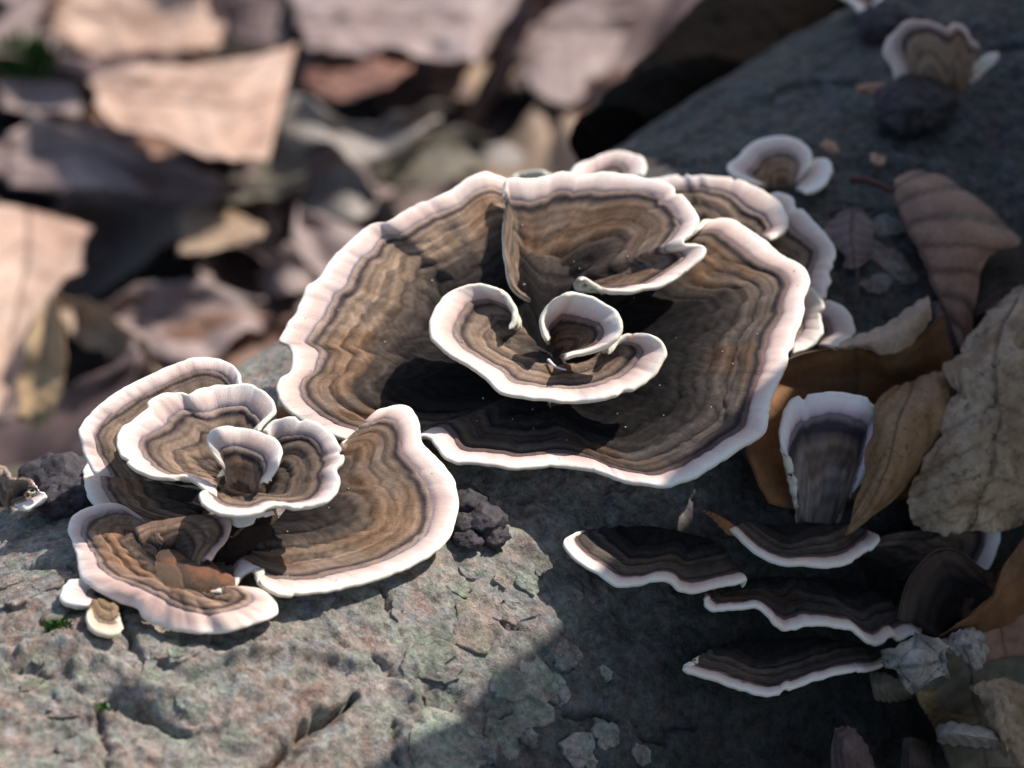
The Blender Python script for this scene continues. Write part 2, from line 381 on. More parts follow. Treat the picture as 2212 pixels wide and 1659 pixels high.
def build_log():
    fine = np.arange(-18.5, 20.5, .055)
    g = np.cumsum([.055 * 1.28 ** i for i in range(1, 40)]); g = g[g < 42]
    a = np.concatenate([fine[0] - g[::-1], fine, fine[-1] + g])
    af = np.arange(math.radians(-66), math.radians(112), .055 / R)
    al = np.concatenate([af, np.linspace(af[-1], af[0] + 2 * math.pi, 90)[1:-1]])
    A, L = np.meshgrid(a, al, indexing='ij')
    q = np.stack([A.ravel(), R * np.where(L.ravel() > math.pi, L.ravel() - 2 * math.pi, L.ravel())], -1)
    h = log_disp(q, L.ravel())
    rr = R + h
    taper = 1 - .0012 * (A.ravel())
    V = A0 + A.ravel()[:, None] * AX + (rr * np.cos(L.ravel()) * 1)[:, None] * ZZ + (rr * np.sin(L.ravel()))[:, None] * MN
    F = grid_faces(len(a), len(al), True)
    n = len(V); V = np.concatenate([V, [A0 + a[0] * AX], [A0 + a[-1] * AX]])
    k = len(al)
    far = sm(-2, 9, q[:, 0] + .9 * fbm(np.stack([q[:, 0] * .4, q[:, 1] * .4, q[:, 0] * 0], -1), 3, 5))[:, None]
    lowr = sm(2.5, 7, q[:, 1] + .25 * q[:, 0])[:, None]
    shade_mix = np.clip(far * .9 + lowr * .9, 0, 1)
    col = (1 - shade_mix) * np.array([.93, .91, .89]) + shade_mix * np.array([.27, .29, .32])  # bluish shade of far end and near flank painted into the bark
    flank_shade = sm(5.0, 9.5, q[:, 1] + .15 * q[:, 0] + .8 * fbm(np.stack([q[:, 0] * .5, q[:, 1] * .5, q[:, 0] * 0], -1), 3, 6))[:, None]; col = col * (1 - .6 * flank_shade)   # lower flank darkened further, shade painted into the bark colour
    col = np.concatenate([col, np.full((2, 3), .6)])
    base = A0 + ZZ * (-R)
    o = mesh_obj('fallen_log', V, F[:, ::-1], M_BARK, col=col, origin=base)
    tag(o, 'grey fallen log with flaking lichened bark carrying the bracket fungi', 'log')
    for e, idx, nm in ((0, n, 'cut_end'), (len(a) - 1, n + 1, 'cut_end')):
        ring = V[e * k:(e + 1) * k]; VV = np.concatenate([ring, [V[idx]]])
        FF = [[i, (i + 1) % k, k] if e == 0 else [(i + 1) % k, i, k] for i in range(k)]
        mesh_obj(nm, VV, FF, M_FLAKE[2], parent=o, smooth=False)
    return o
LOG = build_log()
def flake(u, v, size, asp, rot, mi, lift=.03):
    c = Ph(u, v, 0); q = surf_coord(c); n = int(RNG.integers(16, 20))
    ang = np.sort(np.linspace(0, 2 * np.pi, n, endpoint=False) + RNG.uniform(-.18, .18, n))
    rad = size * (.92 + .30 * vnoise(np.stack([np.cos(ang) * 1.3 + u, np.sin(ang) * 1.3 + v, ang * 0], -1), 5) + .16 * RNG.uniform(-1, 1, n))
    P = np.stack([np.cos(ang) * rad, np.sin(ang) * rad * asp], -1)
    cr, sr = math.cos(rot), math.sin(rot); P = P @ np.array([[cr, sr], [-sr, cr]])
    rings = [(1.0, -.14), (1.0, .012), (.93, .03)]
    V, F = [], []
    tilt = RNG.uniform(-.06, .09, 2)
    allq = np.concatenate([q + P * s for s, _ in rings] + [q[None]])
    dh = log_disp(allq, allq[:, 1] / R)
    dsm = np.median(dh)
    for i, qq in enumerate(allq):
        hh = rings[min(i // n, 2)][1]
        off = (qq - q)
        r_ = R + .35 * dh[i] + .65 * dsm + hh + lift + (off @ tilt if hh > 0 else 0); al = qq[1] / R
        V.append(A0 + AX * qq[0] + r_ * (math.cos(al) * ZZ + math.sin(al) * MN))
    for k in range(2):
        for i in range(n):
            j = (i + 1) % n; F.append([k * n + i, k * n + j, (k + 1) * n + j, (k + 1) * n + i])
    F += [[2 * n + i, 2 * n + (i + 1) % n, 3 * n] for i in range(n)]
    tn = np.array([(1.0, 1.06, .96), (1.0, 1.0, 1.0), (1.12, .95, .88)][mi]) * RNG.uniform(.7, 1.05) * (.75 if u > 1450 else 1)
    mesh_obj('bark_flake', np.array(V), F, M_BARK, parent=LOG, smooth=False, col=np.tile(tn, (len(V), 1)))
FL = [('Y3', 1090, 960, .95, .8, .3, 0), ('Y3', 1400, 900, .42, 1.3, .5, 0), ('Y3', 1570, 560, .5, 1.2, -.6, 0), ('Y3', 1420, 610, .45, .8, .4, 0),
      ('Y3', 1740, 440, .33, 1.0, .2, 1), ('Y3', 1560, 740, .5, .9, .8, 0), ('Y3', 1840, 960, .45, .8, .2, 1), ('Y3', 1270, 950, .3, 1.3, .2, 1),
      ('Y3', 970, 470, .6, .6, .3, 0), ('Y3', 1230, 340, .4, 1.1, .4, 2), ('Y3', 1260, 200, .55, .7, .1, 2), ('Y3', 880, 520, .3, .7, -.5, 1),
      ('Y3', 1170, 60, .3, .8, .9, 0), ('Y3', 1550, 40, .3, .9, .9, 0), ('Y3', 1030, 380, .5, .55, .1, 0), ('Y3', 1450, 200, .5, .6, .5, 1),
      ('Y3', 1700, 640, .35, .8, 1.2, 0), ('Y3', 1480, 820, .3, .8, 1.2, 1), ('Y3', 1170, 820, .16, 1, 0, 0), ('Y3', 1980, 880, .35, 1, 0, 1),
      ('Y3', 1740, 610, .18, 1.8, .2, 1), ('Y3', 810, 190, .26, .5, -.7, 1), ('Y3', 1080, 560, .4, .6, .5, 1), ('Y3', 1050, 700, .35, .7, .5, 0),
      ('Y2', 300, 840, .32, .9, .4, 0), ('Y2', 780, 1110, .3, .5, -.5, 1), ('Y2', 980, 1060, .4, .4, .2, 1), ('Y2', 760, 1180, .45, .35, -.5, 0),
      ('Y2', 960, 1290, .45, .4, -.5, 0), ('Y2', 650, 1100, .35, .5, -.4, 1), ('Y2', 860, 1040, .4, .5, .1, 2), ('Y2', 330, 1330, .4, .5, .9, 1),
      ('Y2', 380, 1550, .35, .7, .2, 1), ('Y2', 160, 1180, .3, .6, .2, 0), ('Y2', 130, 760, .6, .5, .1, 1), ('Y2', 60, 640, .5, .5, .1, 1), ('Y2', 250, 700, .4, .6, .2, 1),
      ('Z6', 1010, 1200, .5, 1.1, .3, 1), ('Z6', 960, 1330, .4, .8, .2, 1), ('Z6', 1090, 1290, .35, .8, .6, 1), ('Z6', 1000, 1050, .5, .7, .5, 1), ('F', 1340, 310, .35, .6, .2, 1)]
for fr, x, y, s_, a_, r_, mi in FL: flake(*px(fr, x, y), s_, a_, r_, mi)
for _ in range(10):
    u, v = RNG.uniform(980, 1500), RNG.uniform(1100, 1680)
    flake(u, v, RNG.uniform(.10, .26), RNG.uniform(.5, 1.2), RNG.uniform(0, 3), int(RNG.integers(0, 3)))
for _ in range(3):
    u, v = RNG.uniform(0, 850), RNG.uniform(1380, 1680)
    flake(u, v, RNG.uniform(.08, .24), RNG.uniform(.4, 1.0), RNG.uniform(0, 3), int(RNG.integers(0, 3)))

# ---------------------------------------------------------------- a second branch beyond the log, and an unseen trunk added to shade the right
def limb(name, P0, P1, r0, r1, mat, label, cat, parent=None, seed=1, na=90, nl=160, rough=.12, tint=(1, 1, 1), crook=.25):
    P0, P1 = np.asarray(P0, float), np.asarray(P1, float); ax = P1 - P0; L = np.linalg.norm(ax); ax /= L
    e1 = np.cross(ax, ZZ); e1 /= np.linalg.norm(e1); e2 = np.cross(e1, ax)
    T, A = np.meshgrid(np.linspace(0, 1, nl), np.linspace(0, 2 * np.pi, na, endpoint=False), indexing='ij')
    r = r0 + (r1 - r0) * T
    ps = np.stack([np.cos(A) * r, np.sin(A) * r, T * L], -1) / max(r0, r1) * 2.5
    r = r * (1 + rough * fbm(ps * np.array([.9, .9, .45]), 4, seed) + rough * .4 * fbm(ps * 3, 3, seed + 5))
    bend = crook * r0 * fbm(np.stack([T * 3, T * 0, T * 0], -1), 2, seed + 9)
    V = P0 + ax * (T * L)[..., None] + e1 * (r * np.cos(A) + bend)[..., None] + e2 * (r * np.sin(A))[..., None]
    V = V.reshape(-1, 3); F = grid_faces(nl, na, True); n = len(V); k = na
    fl = F[:, ::-1].tolist(); V = np.concatenate([V, [V[:k].mean(0)], [V[-k:].mean(0)]])
    fl += [[i, (i + 1) % k, n] for i in range(k)] + [[n - k + (i + 1) % k, n - k + i, n + 1] for i in range(k)]
    o = mesh_obj(name, V, fl, mat, parent=parent, col=np.tile(tint, (len(V), 1)), origin=None if parent else P0)
    if parent is None: tag(o, label, cat)
    return o
LIT_SIDE = 152
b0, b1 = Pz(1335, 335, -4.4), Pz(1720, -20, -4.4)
BR_ = limb('rotting_branch', b0, b1 + (b1 - b0) * .9, 1.25, 1.5, M_BARK2, 'rotting branch with painted shade and lit edge along the far side of the log', 'branch', seed=3, tint=(.13, .10, .09), rough=.07, crook=.1)
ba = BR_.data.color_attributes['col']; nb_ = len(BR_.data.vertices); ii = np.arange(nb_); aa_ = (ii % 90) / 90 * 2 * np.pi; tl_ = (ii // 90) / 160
lit_strip = sm(.15, .35, np.cos(aa_ - math.radians(LIT_SIDE)) - .74 + .26 * fbm(np.stack([tl_ * 22, np.cos(aa_) * 2, np.sin(aa_) * 2], -1), 4, 77))   # sunlit strip along one side, painted as colour
c4 = np.ones((nb_, 4), np.float32); c4[:, :3] = np.array([.022, .018, .017]) * (1 - lit_strip[:, None]) + np.array([.95, .66, .56]) * lit_strip[:, None]; ba.data.foreach_set('color', c4.ravel())  # near-black shade and pink lit strip both set in the vertex colour
s0, s1 = Pz(985, 320, GROUND + 1.2), Pz(1200, -60, GROUND + 4.5)
limb('twig', s0, s1, .28, .4, LM['dark'], 'thin dark twig lying over leaves beside the rotting branch', 'twig', seed=4, na=20, nl=50, tint=(.5, .35, .4))

# leaning trunk added out of view towards the sun, shaped to shade the log's right
SA = np.cross(SUN, ZZ); SA /= np.linalg.norm(SA); SB = np.cross(SA, SUN)
def sunpt(a, b, t): return SA * a + SB * b + SUN * t
def shade_limb(name, pa, pb, t, ext0, ext1, r, sgn, parent=None, label=None, cat=None, seed=8):
    pa, pb = np.array(pa), np.array(pb); d = (pb - pa) / np.linalg.norm(pb - pa); nrm = np.array([-d[1], d[0]]) * sgn
    q0 = pa - d * ext0 + nrm * r; q1 = pb + d * ext1 + nrm * r
    return limb(name, sunpt(*q1, t), sunpt(*q0, t), r, r, M_BARK, label, cat, parent, seed, 64, 120, .05, crook=0)
SHADE_TRUNK = shade_limb('shade_trunk', (5.65, 3.5), (3.0, -2.4), 28, 40, 66, 11.0, 1, None, 'unseen leaning trunk added to shade the right of the log', 'shade caster')
shade_limb('shade_side_limb', (2.0, -4.4), (-4, -6.0), 28, -1.0, 9, 3.6, 1, SHADE_TRUNK, seed=9)  # unseen limb added for the second shade edge

# ---------------------------------------------------------------- bracket fungi
ZE = np.array([0, .10, .30, .55, .80, .97, 1.04, 1.10, 1.18, 1.26, 1.34, 1.50, 1.62, 1.95, 2.4, 2.55, 2.75, 3.2, 3.45, 3.65, 4.1, 4.6, 5.1, 5.8, 7.0, 9.0])
def neutral(T, k):                          # pull a colour table towards grey by k
    T = np.asarray(T); g = T.mean(1, keepdims=True); return T * (1 - k) + g * k
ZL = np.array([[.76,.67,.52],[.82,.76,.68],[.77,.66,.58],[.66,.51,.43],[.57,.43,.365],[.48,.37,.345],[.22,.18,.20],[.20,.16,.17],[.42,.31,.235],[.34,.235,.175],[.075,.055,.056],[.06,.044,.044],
               [.20,.13,.085],[.35,.225,.145],[.31,.195,.122],[.085,.062,.052],[.22,.14,.09],[.25,.155,.09],[.15,.09,.056],[.05,.037,.031],[.12,.082,.056],[.055,.04,.032],[.03,.023,.02],[.033,.025,.021],[.014,.011,.010],[.009,.008,.007]])  # inner zones: own dark brown, deepened for shade inside the funnel
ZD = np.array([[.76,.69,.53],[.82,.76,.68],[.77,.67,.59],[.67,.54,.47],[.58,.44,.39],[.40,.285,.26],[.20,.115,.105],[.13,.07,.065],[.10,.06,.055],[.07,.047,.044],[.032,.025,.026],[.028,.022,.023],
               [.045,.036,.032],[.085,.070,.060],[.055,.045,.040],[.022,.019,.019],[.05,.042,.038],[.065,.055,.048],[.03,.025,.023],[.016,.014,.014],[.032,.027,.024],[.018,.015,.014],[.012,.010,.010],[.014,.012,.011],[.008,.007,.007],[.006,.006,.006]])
ZL[12:] = neutral(ZL[12:], .18)
ES = np.array([1.5, 2.2, 3.2, 4.0, 4.8, 6, 9])
SLT = neutral([[.27, .17, .10], [.29, .185, .112], [.20, .13, .082], [.11, .076, .054], [.05, .037, .03], [.016, .013, .011], [.009, .008, .007]], .18)
SDT = np.array([[.045, .036, .032], [.07, .057, .049], [.05, .041, .036], [.03, .025, .022], [.017, .014, .013], [.009, .008, .008], [.008, .007, .007]])
CAPN = [0]
def cap(parent, fr, rim, inner, mode='h', closed=False, p=.75, sag=0.0, dk=.3, m=.34, T=.10, bumpy=.03, wr=.02, band=1.0, name='cap', label=None, terr=0.0, tint=(1, 1, 1), dkt=None, under=True, specks=0):
    """one fan: a loft from the attachment line (inner) to the free edge (rim), with a velvety top, a pale margin and a pored underside"""
    CAPN[0] += 1; seed = CAPN[0] * 31
    B = place(fr, rim, mode); A = place(fr, inner, mode)
    B = catmull(B, 12, closed)
    Lr = np.linalg.norm(np.diff(B[:, :3], axis=0), axis=1).sum()
    N = int(np.clip(Lr / .045, 60, 620))
    B, tt, Lr = resample(B, N, closed)
    A = np.repeat(A[:1], N, 0) if len(A) == 1 else resample(catmull(A, 12, closed), N, closed)[0]
    mg = np.clip(B[:, 3], 0, 3); B = B[:, :3]; A = A[:, :3]
    ang = tt / Lr * 2 * np.pi
    def nt(freq, oct=2, sd=0):           # noise along the rim, seamless when closed
        if closed: q = np.stack([np.cos(ang) * Lr / 6.283 * freq, np.sin(ang) * Lr / 6.283 * freq, ang * 0], -1)
        else: q = np.stack([tt * freq, tt * 0, tt * 0], -1)
        return fbm(q, oct, seed + sd)
    out = (B - A); ln = np.linalg.norm(out, axis=1, keepdims=True)
    B = B + out / ln * (.012 * nt(6.5, 2, 1) + .035 * nt(1.6, 2, 2) - .10 * sm(.72, .95, nt(2.3, 1, 19)))[:, None]
    Lmean = ln.mean()
    # rows: dense near the rim
    ds = np.concatenate([[0, .006, .02, .045, .08, .12], np.arange(.16, 1.1, .042), np.arange(1.1, 12, .075)])
    ds = ds[ds < Lmean * .93]; sv = 1 - ds / Lmean
    sv = np.concatenate([sv, [max(sv[-1] * .5, .03), .02]])[::-1]
    M = len(sv); s = sv[:, None]
    kw_ = max(3, int(.55 / max(Lr / N, 1e-3))); ker = np.hanning(2 * kw_ + 3)[1:-1]; ker /= ker.sum()
    Bp = np.concatenate([B[-kw_:], B, B[:kw_]]) if closed else np.concatenate([2 * B[0] - B[1:kw_ + 1][::-1], B, 2 * B[-1] - B[-kw_ - 1:-1][::-1]]) if N > kw_ + 2 else None
    Bs = np.stack([np.convolve(Bp[:, c], ker, 'valid') for c in range(3)], 1) if Bp is not None else B
    kb = sm(.45, .93, s)[..., None]
    XY = A[None] * (1 - s[..., None]) + (Bs[None] * (1 - kb) + B[None] * kb) * s[..., None]
    zf = s ** p
    C = XY.copy(); C[..., 2] = A[None, :, 2] * (1 - zf) + (Bs[None, :, 2] * (1 - kb[..., 0]) + B[None, :, 2] * kb[..., 0]) * zf + sag * 4 * s * (1 - s)
    d = (1 - s) * ln[:, 0][None]         # distance from the rim, cm
    tg = np.broadcast_to(tt[None], d.shape); an = np.broadcast_to(ang[None], d.shape)
    def nst(ft, fd, oct=3, sd=0):
        if closed: q = np.stack([np.cos(an) * Lr / 6.283 * ft, np.sin(an) * Lr / 6.283 * ft, d * fd], -1)
        else: q = np.stack([tg * ft, d * fd, d * 0], -1)
        return fbm(q, oct, seed + sd)
    m = m * .92; mm = np.clip(mg, 0, 1)[None]; mw = m * np.maximum(mg, 1)[None] if True else m
    e = (d + (1 - mm) * mw * 1.62) / mw
    e = e * (1 + .16 * nst(.7, .1, 2, 3) + .05 * nst(3.1, .1, 2, 18)) + sm(.6, 1.6, e) * (.05 * nst(2.2, .8, 3, 4) + .15 * nst(.6, .4, 2, 5)) * band
    e = np.maximum(e, 0)
    if band != 1.0: e = np.where(e > 1.3, 1.3 + (e - 1.3) / band, e)
    # relief
    Nn = np.cross(np.gradient(C, axis=0), np.gradient(C, axis=1)); Nn /= np.maximum(np.linalg.norm(Nn, axis=-1, keepdims=True), 1e-9)
    if (Nn @ (UPV * .9 - FWD * .8)).mean() < 0: Nn = -Nn
    rel = .020 * np.exp(-((e - .55) / .45) ** 2) - .030 * np.exp(-((e - 1.07) / .09) ** 2) + .018 * np.exp(-((e - 1.22) / .08) ** 2) - .016 * np.exp(-((e - 1.45) / .12) ** 2)
    for ee, aa in ((1.95, .02), (2.55, -.03), (3.1, .022), (3.62, -.03), (4.2, .025), (5.0, -.03), (5.6, .03)):
        rel = rel + aa * np.exp(-((e - ee) / .18) ** 2)
    rel = rel + wr * nst(2.6, .35, 3, 6) * (.25 + .75 * sm(0, 1, s)) + bumpy * nst(.9, .9, 3, 7) + .008 * nst(9, 1.2, 2, 8) * (e < 1.05)
    if terr:
        st = nst(.5, .2, 2, 9) * .25; x = d + st
        for k, dd in enumerate((.85, 1.15, 1.5, 1.9)):
            rel = rel - terr * sm(dd - .03, dd + .05, x + .12 * nst(1.8, .0, 2, 20 + k)) + terr * .8 * sm(dd + .05, dd + .34, x)
    C = C + Nn * rel[..., None]
    Nn = np.cross(np.gradient(C, axis=0), np.gradient(C, axis=1)); Nn /= np.maximum(np.linalg.norm(Nn, axis=-1, keepdims=True), 1e-9)
    if (Nn @ (UPV * .9 - FWD * .8)).mean() < 0: Nn = -Nn
    x = np.clip(d / (T * .62), 0, 1); th = T * np.sqrt(np.maximum(1 - (1 - x) ** 2, 0)) * (1 + .5 * sm(.3, 2.5, d)); th[-1] = 0; th = th * sm(.0, .16, s)
    if not closed:
        te = np.clip(np.minimum(tt, Lr - tt) / (T * .7), 0, 1); th = th * np.sqrt(np.maximum(1 - (1 - te) ** 2, 0))[None]
    TOP = C + Nn * (th * .45)[..., None]; BOT = C - Nn * (th * .55)[..., None]
    # colour zones
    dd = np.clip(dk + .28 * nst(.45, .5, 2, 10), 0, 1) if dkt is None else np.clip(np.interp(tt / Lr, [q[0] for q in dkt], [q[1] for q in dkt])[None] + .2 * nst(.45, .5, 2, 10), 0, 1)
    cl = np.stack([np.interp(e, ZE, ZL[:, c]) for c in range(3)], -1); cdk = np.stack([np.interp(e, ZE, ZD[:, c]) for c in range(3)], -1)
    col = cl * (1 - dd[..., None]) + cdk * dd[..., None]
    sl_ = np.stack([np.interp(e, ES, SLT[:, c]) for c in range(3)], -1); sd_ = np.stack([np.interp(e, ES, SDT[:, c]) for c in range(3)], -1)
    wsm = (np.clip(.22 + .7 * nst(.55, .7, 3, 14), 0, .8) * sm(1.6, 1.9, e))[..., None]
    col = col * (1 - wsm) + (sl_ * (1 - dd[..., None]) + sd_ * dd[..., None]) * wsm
    pat = sm(.1, .7, nst(.8, .9, 3, 11))[..., None] * (sm(1.5, 1.7, e) * sm(4.2, 3.2, e))[..., None]
    col = col * (1 - .45 * pat) + np.array([.20, .095, .04]) * .45 * pat * (1 - .6 * dd[..., None])
    spk = (1 + .22 * nst(5, 3, 2, 12) * sm(1, 1.6, e))[..., None]; col = np.clip(col * spk * np.array(tint), .004, .84)
    col = col * (1 + (.26 * np.sin(e * 8.5 + 1.6 * nst(.4, .5, 2, 16)) + .20 * np.sin(e * 19 + 2 * nst(.5, .4, 2, 17))) * sm(1.5, 1.9, e))[..., None]
    wm = (e < 1.0)[..., None]; pk = sm(-.1, .6, nst(1.1, .6, 2, 13))[..., None]
    col = np.where(wm, col * (1 - pk * np.array([.02, .09, .11])), col)
    V = TOP.reshape(-1, 3); F = grid_faces(M, N, closed); uv = np.stack([tg.ravel(), d.ravel()], -1)
    NV = vnormals(V, F)
    if (NV * Nn.reshape(-1, 3)).sum(1).mean() < 0: F = F[:, ::-1]; NV = -NV
    fe = e.ravel()[F].mean(1); root = parent
    sel = fe >= 1.0
    def sub(mask):
        f = F[mask]; ids, inv = np.unique(f, return_inverse=True); return ids, inv.reshape(f.shape)
    holder = None
    for nm, mask, mat in ((name, sel, M_CAP), ('margin', ~sel, M_MARGIN)):
        if not mask.any(): continue
        ids, f = sub(mask)
        o = mesh_obj(nm if holder is None else 'margin', V[ids], f, mat, parent=root if holder is None else holder, col=col.reshape(-1, 3)[ids], uv=uv[ids], normals=NV[ids])
        if holder is None:
            holder = o
            if label: o['label'] = label
    if specks:
        k = RNG.integers(0, len(V), specks); pv, pf = [], []
        for i in k:
            r_ = RNG.uniform(.008, .022); b_ = len(pv); c_ = V[i] + NV[i] * r_ * .6
            pv += [c_ + np.array(q) * r_ * RNG.uniform(.6, 1.3) for q in ((1, 0, 0), (-1, 0, 0), (0, 1, 0), (0, -1, 0), (0, 0, 1), (0, 0, -1))]
            pf += [[b_ + a, b_ + b, b_ + c] for a, b, c in ((0, 2, 4), (2, 1, 4), (1, 3, 4), (3, 0, 4), (2, 0, 5), (1, 2, 5), (3, 1, 5), (0, 3, 5))]
        mesh_obj('white_specks', np.array(pv), pf, M_FIBRE, parent=holder, smooth=False)['kind'] = 'stuff'
    if not under: return holder
    # underside shares the rim, every second row is enough
    rows = list(range(0, M - 6, 3)) + list(range(M - 6, M)); VB = BOT[rows].reshape(-1, 3)
    VB = VB.copy(); FB = grid_faces(len(rows), N, closed)
    nb = vnormals(VB, FB)
    if (nb * Nn[rows].reshape(-1, 3)).sum(1).mean() > 0: FB = FB[:, ::-1]
    mesh_obj('pore_surface', VB, FB, M_PORE, parent=holder)
    return holder

# --- the large funnel-shaped rosette
ROS = empty('bracket_fungus', Ph(1150, 860, 0), 'large funnel-shaped rosette of brown banded fungus with small curled caps inside', 'fungus')
f2 = lambda L: [(FR['Z2'][0] + p[0] * .358, FR['Z2'][1] + p[1] * .358) + tuple(p[2:]) for p in L]
f3 = lambda L: [(FR['Z3'][0] + p[0] * .358, FR['Z3'][1] + p[1] * .358) + tuple(p[2:]) for p in L]
f4 = lambda L: [(FR['Z4'][0] + p[0] * .3906, FR['Z4'][1] + p[1] * .3906) + tuple(p[2:]) for p in L]
main_rim = f2([(85, 1560, .75), (100, 1470), (160, 1410), (178, 1330), (150, 1262), (100, 1235, 1.0), (112, 1190), (140, 1130), (190, 1050), (235, 960), (268, 900), (330, 860), (380, 790), (440, 720), (520, 640, 1.5), (610, 550),
                (690, 512), (752, 510), (830, 460), (930, 400), (1060, 350), (1200, 280), (1330, 218, 2.15), (1400, 228)]) + \
    [(1130, 392, 2.0), (1230, 398), (1340, 415), (1440, 455, 1.7), (1500, 492)] + \
    f3([(1100, 500, 1.6), (1180, 490), (1260, 500), (1330, 540), (1430, 600), (1530, 680), (1610, 740), (1690, 800, 1.3), (1715, 860), (1700, 930), (1680, 980), (1685, 1030), (1670, 1110), (1640, 1190), (1610, 1290), (1580, 1380, .95)]) + \
    [(1676, 840), (1664, 885), (1657, 926, .6)] + \
    f4([(2005, 892), (1940, 940), (1850, 990), (1760, 1040), (1650, 1110), (1550, 1150, .12), (1450, 1175), (1350, 1165), (1230, 1140), (1120, 1105), (1000, 1080), (880, 1065, 0.0), (760, 1075), (620, 1085), (520, 1065), (400, 1050), (300, 1040), (230, 1010), (190, 960, .2), (130, 900)]) + \
    [(860, 968, .1), (790, 965), (700, 935, .3), (630, 900, .55)]
cap(ROS, 'F', main_rim, [(1180, 830, -.15)], 'z', True, p=.62, m=.48, T=.11, band=1.0, terr=.045, wr=.022, bumpy=.035, specks=70, name='funnel_cap',
    dkt=[(0, .25), (.18, .05), (.30, .12), (.38, .5), (.5, .7), (.62, .95), (.8, .95), (.9, .8), (1, .3)])
tc_rim = f2([(1640, 1005, .9, 0), (1540, 950, None, 0), (1490, 860, None, 0), (1456, 720, 1.75, 0), (1455, 560, None, 0), (1470, 420, None, .0), (1462, 320, 2.3, .6)]) + \
    f3([(-110, 248, 2.4, 1), (0, 244), (110, 232), (230, 212), (350, 212), (480, 207), (600, 225), (720, 238), (800, 256), (870, 290), (940, 340), (1000, 400, 2.2), (1040, 470), (1042, 530), (1005, 590), (960, 632), (1020, 636), (1075, 650, 1.9), (1095, 690), (1060, 740), (1000, 790), (920, 850, 1.6), (830, 895), (740, 920), (640, 940), (540, 935), (450, 905), (370, 862, 1.45), (338, 868)])
cap(ROS, 'F', tc_rim, f3([(-20, 985, .5), (40, 1000), (90, 990), (160, 960), (260, 900, .8)]), 'z', p=.8, m=.42, dk=.42, band=1.45, wr=.02, specks=16, name='upper_lobe')
sl_rim = [(600, 300, 1.5), (628, 250), (632, 190), (605, 130), (560, 80), (500, 55, 2.0), (420, 50), (330, 70), (250, 110), (190, 180), (155, 250, 1.75), (152, 330), (190, 390), (240, 440), (320, 490), (400, 530), (460, 570), (510, 620, 1.1), (560, 655), (640, 675), (740, 695), (850, 710), (960, 716, .9),
          (1080, 710), (1180, 685), (1270, 650), (1350, 600), (1410, 550, 1.2), (1450, 490), (1470, 440), (1455, 390), (1410, 345, 1.6), (1340, 328), (1270, 335), (1210, 365), (1170, 410), (1150, 440, 1.3)]
cap(ROS, 'Z4', sl_rim, [(640, 325, .85), (720, 365), (800, 410), (850, 450, .55), (910, 480), (1000, 485), (1080, 470), (1130, 455, .8)], 'z', p=.9, sag=.06, m=.50, dk=.35, T=.115, specks=14, name='curled_cap')
cap(ROS, 'Z4', [(825, 360, 1.5), (790, 310), (780, 250), (800, 190), (850, 140), (910, 110, 2.2), (970, 100), (1050, 115), (1120, 150), (1185, 200), (1220, 260, 1.9), (1215, 320), (1170, 370), (1100, 400), (1020, 430, 1.5), (960, 445), (915, 458)],
    [(835, 380, .8), (850, 420), (865, 450), (885, 475, .7)], 'z', p=.9, m=.50, dk=.5, T=.11, name='curled_cap')
cap(ROS, 'Z1', [(1185, 350, .5), (1188, 290), (1215, 215), (1260, 175), (1330, 170), (1390, 200, .7)], [(1390, 440, .25), (1450, 420), (1530, 390, .4)], 'z', p=.8, m=.26, dk=.1, under=False, name='small_lobe')

# --- caps tucked behind and beside the rosette
BK = empty('bracket_fungus', Ph(1450, 480, 0), 'pale-edged overlapping caps tucked behind the large rosette on the bark', 'fungus')
cap(BK, 'Z3', [(700, 270, .5), (800, 240), (870, 225), (960, 220), (1005, 240), (1060, 235), (1110, 245), (1200, 250), (1290, 265), (1380, 295), (1460, 340, .8), (1530, 390), (1570, 450), (1590, 510), (1570, 560), (1520, 595), (1480, 612, .8)],
    [(1000, 560, .1), (1150, 600), (1250, 620), (1350, 620)], 'h', m=.42, dk=.25)
cap(BK, 'Z3', [(1480, 335, .4), (1530, 320), (1590, 340), (1640, 390), (1680, 450), (1730, 500), (1790, 550, .5), (1840, 610), (1872, 660), (1880, 710), (1860, 770), (1855, 850), (1830, 920), (1818, 970), (1780, 990, .4)],
    [(1350, 560, 0), (1450, 650), (1530, 760), (1600, 860), (1620, 940)], 'h', m=.42, dk=.3)
cap(BK, 'Z3', [(1690, 950, .9), (1725, 918), (1760, 950), (1800, 1010), (1816, 1100), (1808, 1170), (1770, 1230), (1700, 1275), (1620, 1300, .7)], [(1560, 1080, .1), (1580, 1150), (1590, 1230)], 'h', m=.55, dk=.4)
cap(BK, 'Z3', [(1790, 985, .25), (1850, 985), (1920, 1020), (1970, 1090), (2002, 1160), (2000, 1205), (1940, 1235), (1860, 1275, .3)], [(1740, 1090, -.05), (1750, 1180), (1770, 1270)], 'h', m=.45, dk=.4)
cap(BK, 'Z3', [(250, 225, .5), (320, 170), (400, 135), (480, 105), (560, 88), (650, 92), (712, 120), (735, 170), (722, 225, .5)], [(380, 330, .1), (480, 330), (600, 330)], 'h', m=.5, dk=.3)
cap(BK, 'Z3', [(-70, 245, .8), (-30, 222), (60, 205), (140, 212), (200, 240, .8)], [(20, 330, .3), (100, 330)], 'h', m=.5, dk=.3)

